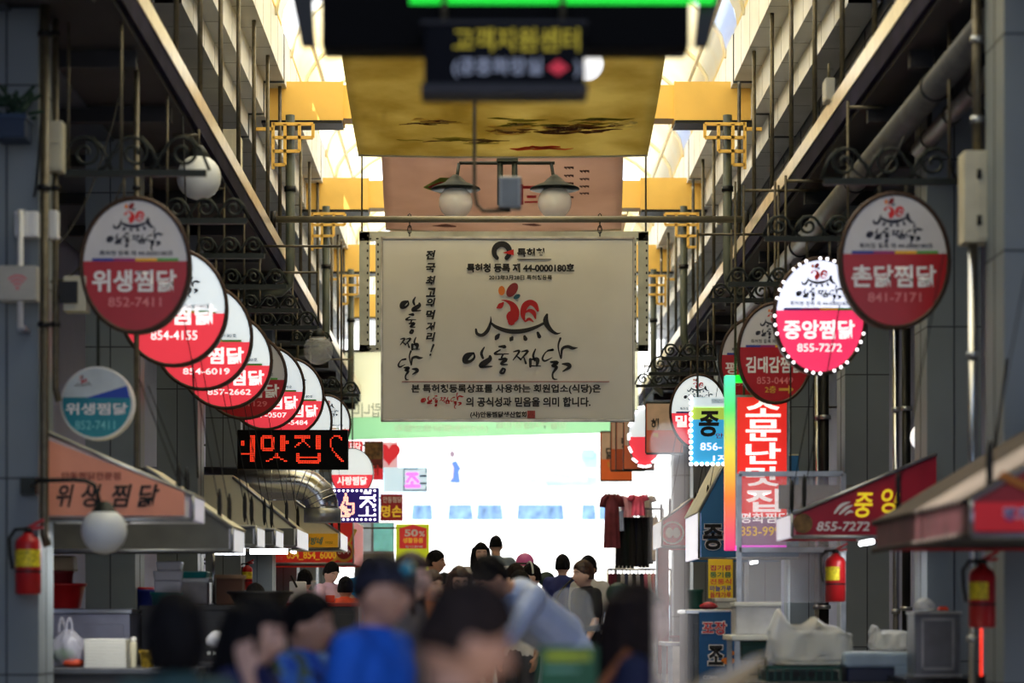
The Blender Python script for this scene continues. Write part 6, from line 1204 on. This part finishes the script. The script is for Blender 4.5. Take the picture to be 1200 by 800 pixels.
    for s_ in (-1, 1):
        e = onface(s_*.032*kk, .003*kk, -.004); det('eye', MB().ell(e, (.013*kk, .006*kk, .0055*kk), 12, 8), m_eyew); det('iris', MB().ell(e+Vector((0, .004*kk, 0)), (.0055*kk, .004*kk, .0052*kk), 10, 6), m_eye)
        det('eyebrow', MB().tube([onface(s_*.016*kk, .026*kk, .0), onface(s_*.034*kk, .031*kk, .001), onface(s_*.050*kk, .024*kk, 0)], [.003*kk, .0036*kk, .002*kk], 6), m_hair[hcol])
    det('mouth', MB().tube([onface(-.022*kk, -.066*kk, -.001), onface(-.010*kk, -.063*kk, .001), onface(0, -.0645*kk, .001), onface(.010*kk, -.063*kk, .001), onface(.022*kk, -.066*kk, -.001)], [.002*kk, .005*kk, .0052*kk, .005*kk, .002*kk], 6), m_lip)
    hme = hair_mesh(kk, hair, max(.007, vox*.8), seed); hme.transform(HM); place(hme, 'hair', m_hair[hcol])
    # clothing
    tm = topmat or mat('shirt_%d_%d_%d' % top, top, .8, noise=.10, scale=7, bump=.15); e = .016
    b = MB(); re = lambda *a: [q*k+e for q in a]
    limb(b, [Q['hip']-Vector((0, 0, .03))*k, Q['waist'], Q['chest'], (Q['chest']+Q['neck'])*.5+Vector((0, 0, .02))*k], re(.125, .118, .127, .098), 14)
    for s_ in 'lr':
        limb(b, [Q['chest']+(Q['sh'+s_]-Q['chest'])*.45-Vector((0, 0, .02)), Q['waist']+(Q['hi'+s_]-Q['waist'])*.3, Q['hi'+s_]], re(.108, .106, .10), 12)
        limb(b, [Q['chest']+(Q['sh'+s_]-Q['chest'])*.4+Vector((0, 0, .06))*k, Q['sh'+s_]], re(.062, .058), 12)
        if short: limb(b, [Q['sh'+s_], Q['sh'+s_].lerp(Q['el'+s_], .35), Q['sh'+s_].lerp(Q['el'+s_], .72)], re(.056, .058, .056), 12)
        else: limb(b, [Q['sh'+s_], Q['sh'+s_].lerp(Q['el'+s_], .4), Q['el'+s_], Q['el'+s_].lerp(Q['wr'+s_], .9)], re(.056, .054, .044, .034), 12)
    place(unite(b, max(vox, .011), 4), 'shirt', tm)
    bm_ = mat('trousers_%d_%d_%d' % bottom, bottom, .8, noise=.1, scale=7)
    b = MB(); limb(b, [Q['hip']-Vector((0, 0, .01)), Q['hip']-Vector((0, 0, .06))*k], re(.130, .128), 14)
    for s_ in 'lr':
        if pants == 'long': limb(b, [Q['hi'+s_], Q['hi'+s_].lerp(Q['kn'+s_], .4), Q['kn'+s_], Q['an'+s_]+Vector((0, 0, .03))], re(.096, .094, .066, .05), 12)
        else: limb(b, [Q['hi'+s_], Q['hi'+s_].lerp(Q['kn'+s_], .5), Q['kn'+s_]], re(.11, .12, .12), 12)
    place(unite(b, max(vox, .012), 3), 'trousers' if pants == 'long' else 'skirt', bm_)
    b = MB()
    for s_ in 'lr': limb(b, [Q['an'+s_]-Vector((0, .03, .03))*k, Q['to'+s_]-Vector((0, .0, 0))*k, Q['to'+s_]+Vector((0, .05, -.004))*k], re(.032, .032, .022), 10)
    for s_ in range(1): place(unite(b, .012, 2), 'shoes', mat('shoe_dark', (40, 38, 40), .5))
    # collar
    b = MB(); n0 = Q['neck']+Vector((0, 0, .005))*k; b.tube([n0+Vector((.070*k*math.cos(a), .066*k*math.sin(a), -.018*k-.022*k*max(0, math.sin(a)))) for a in [i*math.pi/10 for i in range(20)]], .012, 8, closed=True); me = b.mesh('collar'); place(me, 'collar', pose.get('collar') or tm)
    if cap:
        cm = mat('cap_%d_%d_%d' % cap, cap, .7, noise=.1); b = MB()
        def cf(d, p): return Vector((p.x*1.13, p.y*1.13, p.z*1.13)) if d.z > (.30 if d.y > -.1 else .05) else Vector((p.x*.86, p.y*.86, p.z*.86))
        b.ell((0, 0, 0), (.079*kk, .099*kk, .119*kk), 40, 28, cf); c_ = det('cap', b, cm); b = MB(); b.grid(lambda i, j: Vector(((i-.5)*.15*kk*(1-.25*j*j), (.088+.085*j*math.sin(math.pi*(.15+.7*i)))*kk, (.036+.010*math.sin(math.pi*i)-.02*j)*kk)), 12, 5); o = det('visor', b, cm); sd_ = o.modifiers.new('thickness', 'SOLIDIFY'); sd_.thickness = .005
    if extras: extras(t, Q, HM, det, place, k, kk)
    return t
def patch_mat(name, cols, scale=9.):
    m = mat(name, cols[0], .75, noise=.1, scale=scale); n = m.node_tree; cr = [q for q in n.nodes if q.type == 'VALTORGB'][0]; el = cr.color_ramp.elements; cr.color_ramp.interpolation = 'CONSTANT'
    el[0].position = 0; el[0].color = (*lin(cols[0]), 1); el[1].position = .45; el[1].color = (*lin(cols[1]), 1)
    for i, c in enumerate(cols[2:]): q = el.new(.55+.1*i); q.color = (*lin(c), 1)
    return m
# nearest passers-by
person('person seen from behind with fluffy black hair and orange collar, bottom left', 207, 708, 7.1, 195, 'fluffy', 'black', (44, 70, 66), (30, 30, 34), sex='f', vox=.008, pose=dict(collar=mat('orange_collar', (206, 110, 40), .7)), seed=3)
# woman holding her forehead
person('woman with black bob and navy top pressing one hand to her temple', 290, 707, 8.1, 72, 'bob', 'black', (26, 32, 74), (40, 40, 46), sex='f', vox=.007, seed=4, nod=10,
       pose=dict(A=dict(elr=(-.27, .17, 1.12), wrr=(-.165, .075, 1.375)), hdr=(.3, -.3, 1.0), pnr=(1, 0, -.2), thr=(0, 1, .3), curl=.3))
m_pt = patch_mat('blue_print', [(40, 80, 170), (70, 120, 190), (96, 110, 70), (30, 50, 130)])
person('man with short black hair and blue patterned shirt walking right', 354, 703, 9.6, 66, 'short', 'black', (50, 90, 170), (40, 42, 50), vox=.008, topmat=m_pt, skin=1, seed=5, pose=dict(J=dict(ell=(.21, -.08, 1.07), elr=(-.21, .06, 1.07))),
       extras=lambda t, Q, HM, det, place, k, kk: place(MB().tube([Q['shr']+Vector((0, -.03, .07)), Q['chest']+Vector((-.02, .15, .02)), Q['waist']+Vector((.12, .12, .02)), Q['hil']+Vector((.08, .0, .1))], .014, 6).mesh('strap'), 'bag_strap', m_cable))
def emblem(t, Q, HM, det, place, k, kk):
    b = MB().ell((.012, .098*kk, .085*kk), (.03, .02, .026), 14, 10); det('cap_badge', b, mat('badge_teal', (60, 150, 170), .4, noise=.5, scale=40)); b = MB().ell((.012, .112*kk, .09*kk), (.012, .012, .012), 10, 8); det('cap_badge_centre', b, mat('badge_gold', (210, 200, 120), .4))
person('man in dark cap with bright badge and royal blue polo shirt', 436, 658, 8.2, 64, 'crop', 'black', (22, 92, 196), (50, 52, 60), vox=.008, cap=(26, 24, 40), skin=1, extras=emblem, seed=6, pose=dict(collar=mat('polo_collar', (18, 60, 160), .7)))
person('nearest person, big blurred dark brown hair in profile at bottom centre', 527, 690, 5.0, 104, 'short', 'dark', (60, 52, 52), (40, 40, 44), sex='f', vox=.007, skin=1, nod=16, seed=8)
person('woman with long dark hair and navy top walking right, bottom right of centre', 735, 692, 8.4, 98, 'long', 'dark', (28, 32, 60), (34, 34, 40), sex='f', vox=.008, skin=2, seed=9,
       extras=lambda t, Q, HM, det, place, k, kk: place(MB().tube([Q['shr']+Vector((0, -.02, .075)), Q['chest']+Vector((-.10, -.12, .05)), Q['waist']+Vector((-.1, -.13, .02))], .016, 6).mesh('strap'), 'bag_strap', mat('strap_orange', (150, 84, 40), .6)))
person('brown haired woman behind the blue polo man, facing right', 474, 652, 12.2, 75, 'long', 'brown', (120, 110, 104), (60, 60, 66), sex='f', skin=2, seed=10)
# middle distance
m_cape = mat('pale_cape', (170, 186, 220), .35, noise=.08, scale=5, bump=.2)
person('man in pale blue rain cape bending down to the left', 668, 700, 14.0, -58, 'short', 'black', (180, 196, 226), (30, 36, 40), skin=1, H=1.72, topmat=m_cape, short=False, seed=11, pose=dict(lean=47, A=dict(ell=(.24, .55, .98), elr=(-.24, .55, .98), wrl=(.16, .80, .92), wrr=(-.16, .80, .92)), dz=.10), nod=8, vox=.009)
def specs(t, Q, HM, det, place, k, kk):
    b = MB()
    for s_ in (-1, 1): b.tube([Vector((s_*.033*kk+.026*kk*math.cos(a), .095*kk+.0, .002*kk+.019*kk*math.sin(a))) for a in [i*math.pi/8 for i in range(16)]], .0024, 5, closed=True); b.tube([Vector((s_*.059*kk, .093*kk, .004)), Vector((s_*.08*kk, .0, .004))], .0022, 5)
    b.tube([Vector((-.008, .098*kk, .004)), Vector((.008, .098*kk, .004))], .0022, 5); det('glasses', b, m_cable)
person('woman in glasses with long brown hair facing the camera', 537, 667, 19.0, 12, 'long', 'brown', (190, 186, 184), (60, 60, 70), sex='f', skin=2, extras=specs, seed=12, nod=6)
person('person with dark brown hair raising a bare forearm across the front', 503, 672, 18.2, 40, 'short', 'brown', (200, 130, 90), (60, 60, 66), sex='f', skin=2, seed=13, pose=dict(A=dict(elr=(-.30, .20, 1.18), wrr=(-.02, .36, 1.34), ell=(.28, .1, 1.1)), hdr=(.8, .2, .3), pnr=(0, -1, 0)))
person('person with black hair just behind the one raising a forearm', 519, 676, 20.5, 30, 'short', 'black', (120, 116, 120), (60, 60, 66), skin=1, seed=14)
person('man in white shirt facing right beside the lime banner', 507, 647, 26.0, 75, 'short', 'black', (232, 230, 226), (80, 84, 96), seed=15, skin=1)
person('woman with long black hair in pale blouse and black skirt, hands clasped', 563, 637, 27.0, 8, 'long', 'black', (216, 208, 200), (26, 26, 32), sex='f', skin=2, pants='skirt', seed=16, pose=dict(A=dict(ell=(.24, .04, 1.08), elr=(-.24, .04, 1.08), wrl=(.05, .22, 1.2), wrr=(-.05, .22, 1.19)), hdl=(-.5, .1, .4), hdr=(.5, .1, .4)), extras=lambda t, Q, HM, det, place, k, kk: place(MB().tube([Q['neck']+Vector((-.06, .05, .0)), Q['chest']+Vector((-.02, .16, -.02)), Q['waist']+Vector((.0, .15, .05))], .008, 6).mesh('strap'), 'lanyard', m_cable))
person('man in grey top seen from behind beyond the long haired woman', 581, 628, 31.0, 178, 'crop', 'black', (126, 142, 156), (60, 66, 80), seed=17, pose=dict(collar=mat('pale_collar', (226, 222, 216), .7)))
person('boy in dark grey shirt in front of the scooter box', 602, 664, 22.0, 30, 'short', 'dark', (74, 74, 84), (60, 62, 70), seed=18, skin=2, pose=dict(A=dict(elr=(-.26, .08, 1.08), wrr=(-.30, .30, .98)), ))
m_wl = mat('shirt_translucent_white', (222, 228, 240), .6, noise=.06)
person('person in white with black hair beside the pink helmet on the scooter', 626, 664, 25.0, -70, 'short', 'black', (222, 228, 240), (180, 186, 200), topmat=m_wl, seed=19, skin=2, extras=lambda t, Q, HM, det, place, k, kk: det('hair_band', MB().tube([Vector((.088*kk*math.cos(a)*1.08, .02, .03+.125*kk*math.sin(a))) for a in [i*math.pi/12 for i in range(13)]], .01, 6), m_foam))
person('person bowed low with black hair in front of the white scooter box', 612, 673, 21.0, -40, 'short', 'black', (190, 186, 180), (60, 60, 66), seed=20, skin=1)
person('man in navy top with shoulder strap, seen from behind, right of centre', 659, 652, 27.5, 172, 'short', 'black', (44, 52, 110), (40, 44, 60), seed=21, extras=lambda t, Q, HM, det, place, k, kk: place(MB().tube([Q['shr']+Vector((0, -.03, .08)), Q['chest']+Vector((.0, -.16, .02)), Q['waist']+Vector((.12, -.13, .0))], .014, 6).mesh('strap'), 'bag_strap', m_cable))
person('brown haired person in black shirt looking left, right of centre', 687, 660, 22.0, -62, 'short', 'brown', (26, 26, 32), (40, 42, 50), seed=22, skin=2, extras=lambda t, Q, HM, det, place, k, kk: place(MB().ell(Q['wrr']+Vector((0, 0, .02)), (.045, .045, .06), 12, 8).mesh('cuff'), 'white_wristband', m_foam), pose=dict(A=dict(elr=(-.26, -.05, 1.08), wrr=(-.30, .10, .86), ell=(.25, .04, 1.08), wrl=(.28, .16, .86))))
person('black haired person in grey shirt behind the black shirted one', 691, 654, 24.6, -30, 'short', 'black', (196, 194, 190), (60, 60, 66), seed=23, skin=1)
# vendors at the left stalls
person('vendor with black hair and pale pink shirt leaning over the far red counter', 386, 661, 27.0, 40, 'short', 'black', (226, 190, 214), (60, 60, 70), sex='f', seed=24, skin=2, nod=20, pose=dict(A=dict(elr=(-.28, .14, 1.12), wrr=(-.06, .36, 1.22)), hdr=(.8, .2, .2)))
person('person in bright sky blue jacket bending beside the pink shirted vendor', 412, 676, 27.4, 150, 'short', 'black', (20, 150, 220), (40, 50, 70), seed=25, skin=1, short=False, pose=dict(lean=30), H=1.62)
person('person in orange top with black hair in front of the sky blue jacket', 404, 680, 26.3, 165, 'short', 'black', (226, 80, 44), (50, 50, 60), seed=26, skin=1)
person('vendor behind the white tub with the black ladle, only black hair showing', 356, 671, 27.6, 160, 'short', 'black', (236, 180, 200), (60, 60, 70), seed=27, skin=2)
person('vendor hidden behind the black basin, top of black hair showing', 297, 689, 21.8, 150, 'short', 'black', (90, 90, 100), (50, 50, 56), seed=28, skin=1)
# pink helmet on the scooter
c = Vector((P(604, 0, 28.6).x+.12, 29.15, G(28.6)+1.45+.05)); t = thing('pink_helmet', 'pink helmet hanging on the white scooter beside the person in white', 'helmet', c)
MB().ell(c, (.11, .13, .11), 24, 14, lambda d, p: Vector((p.x, p.y, max(p.z, -.05)))).out('shell', mat('helmet_pink', (230, 110, 170), .3), t); MB().tube([c+Vector((.1*math.cos(a), -.10-.05*math.sin(a), -.02)) for a in [i*math.pi/8 for i in range(9)]], .012, 6).out('visor', m_cable, t)
for s_ in [s for s in bpy.data.scenes if s.name == 'lettering_desk']: bpy.data.scenes.remove(s_)
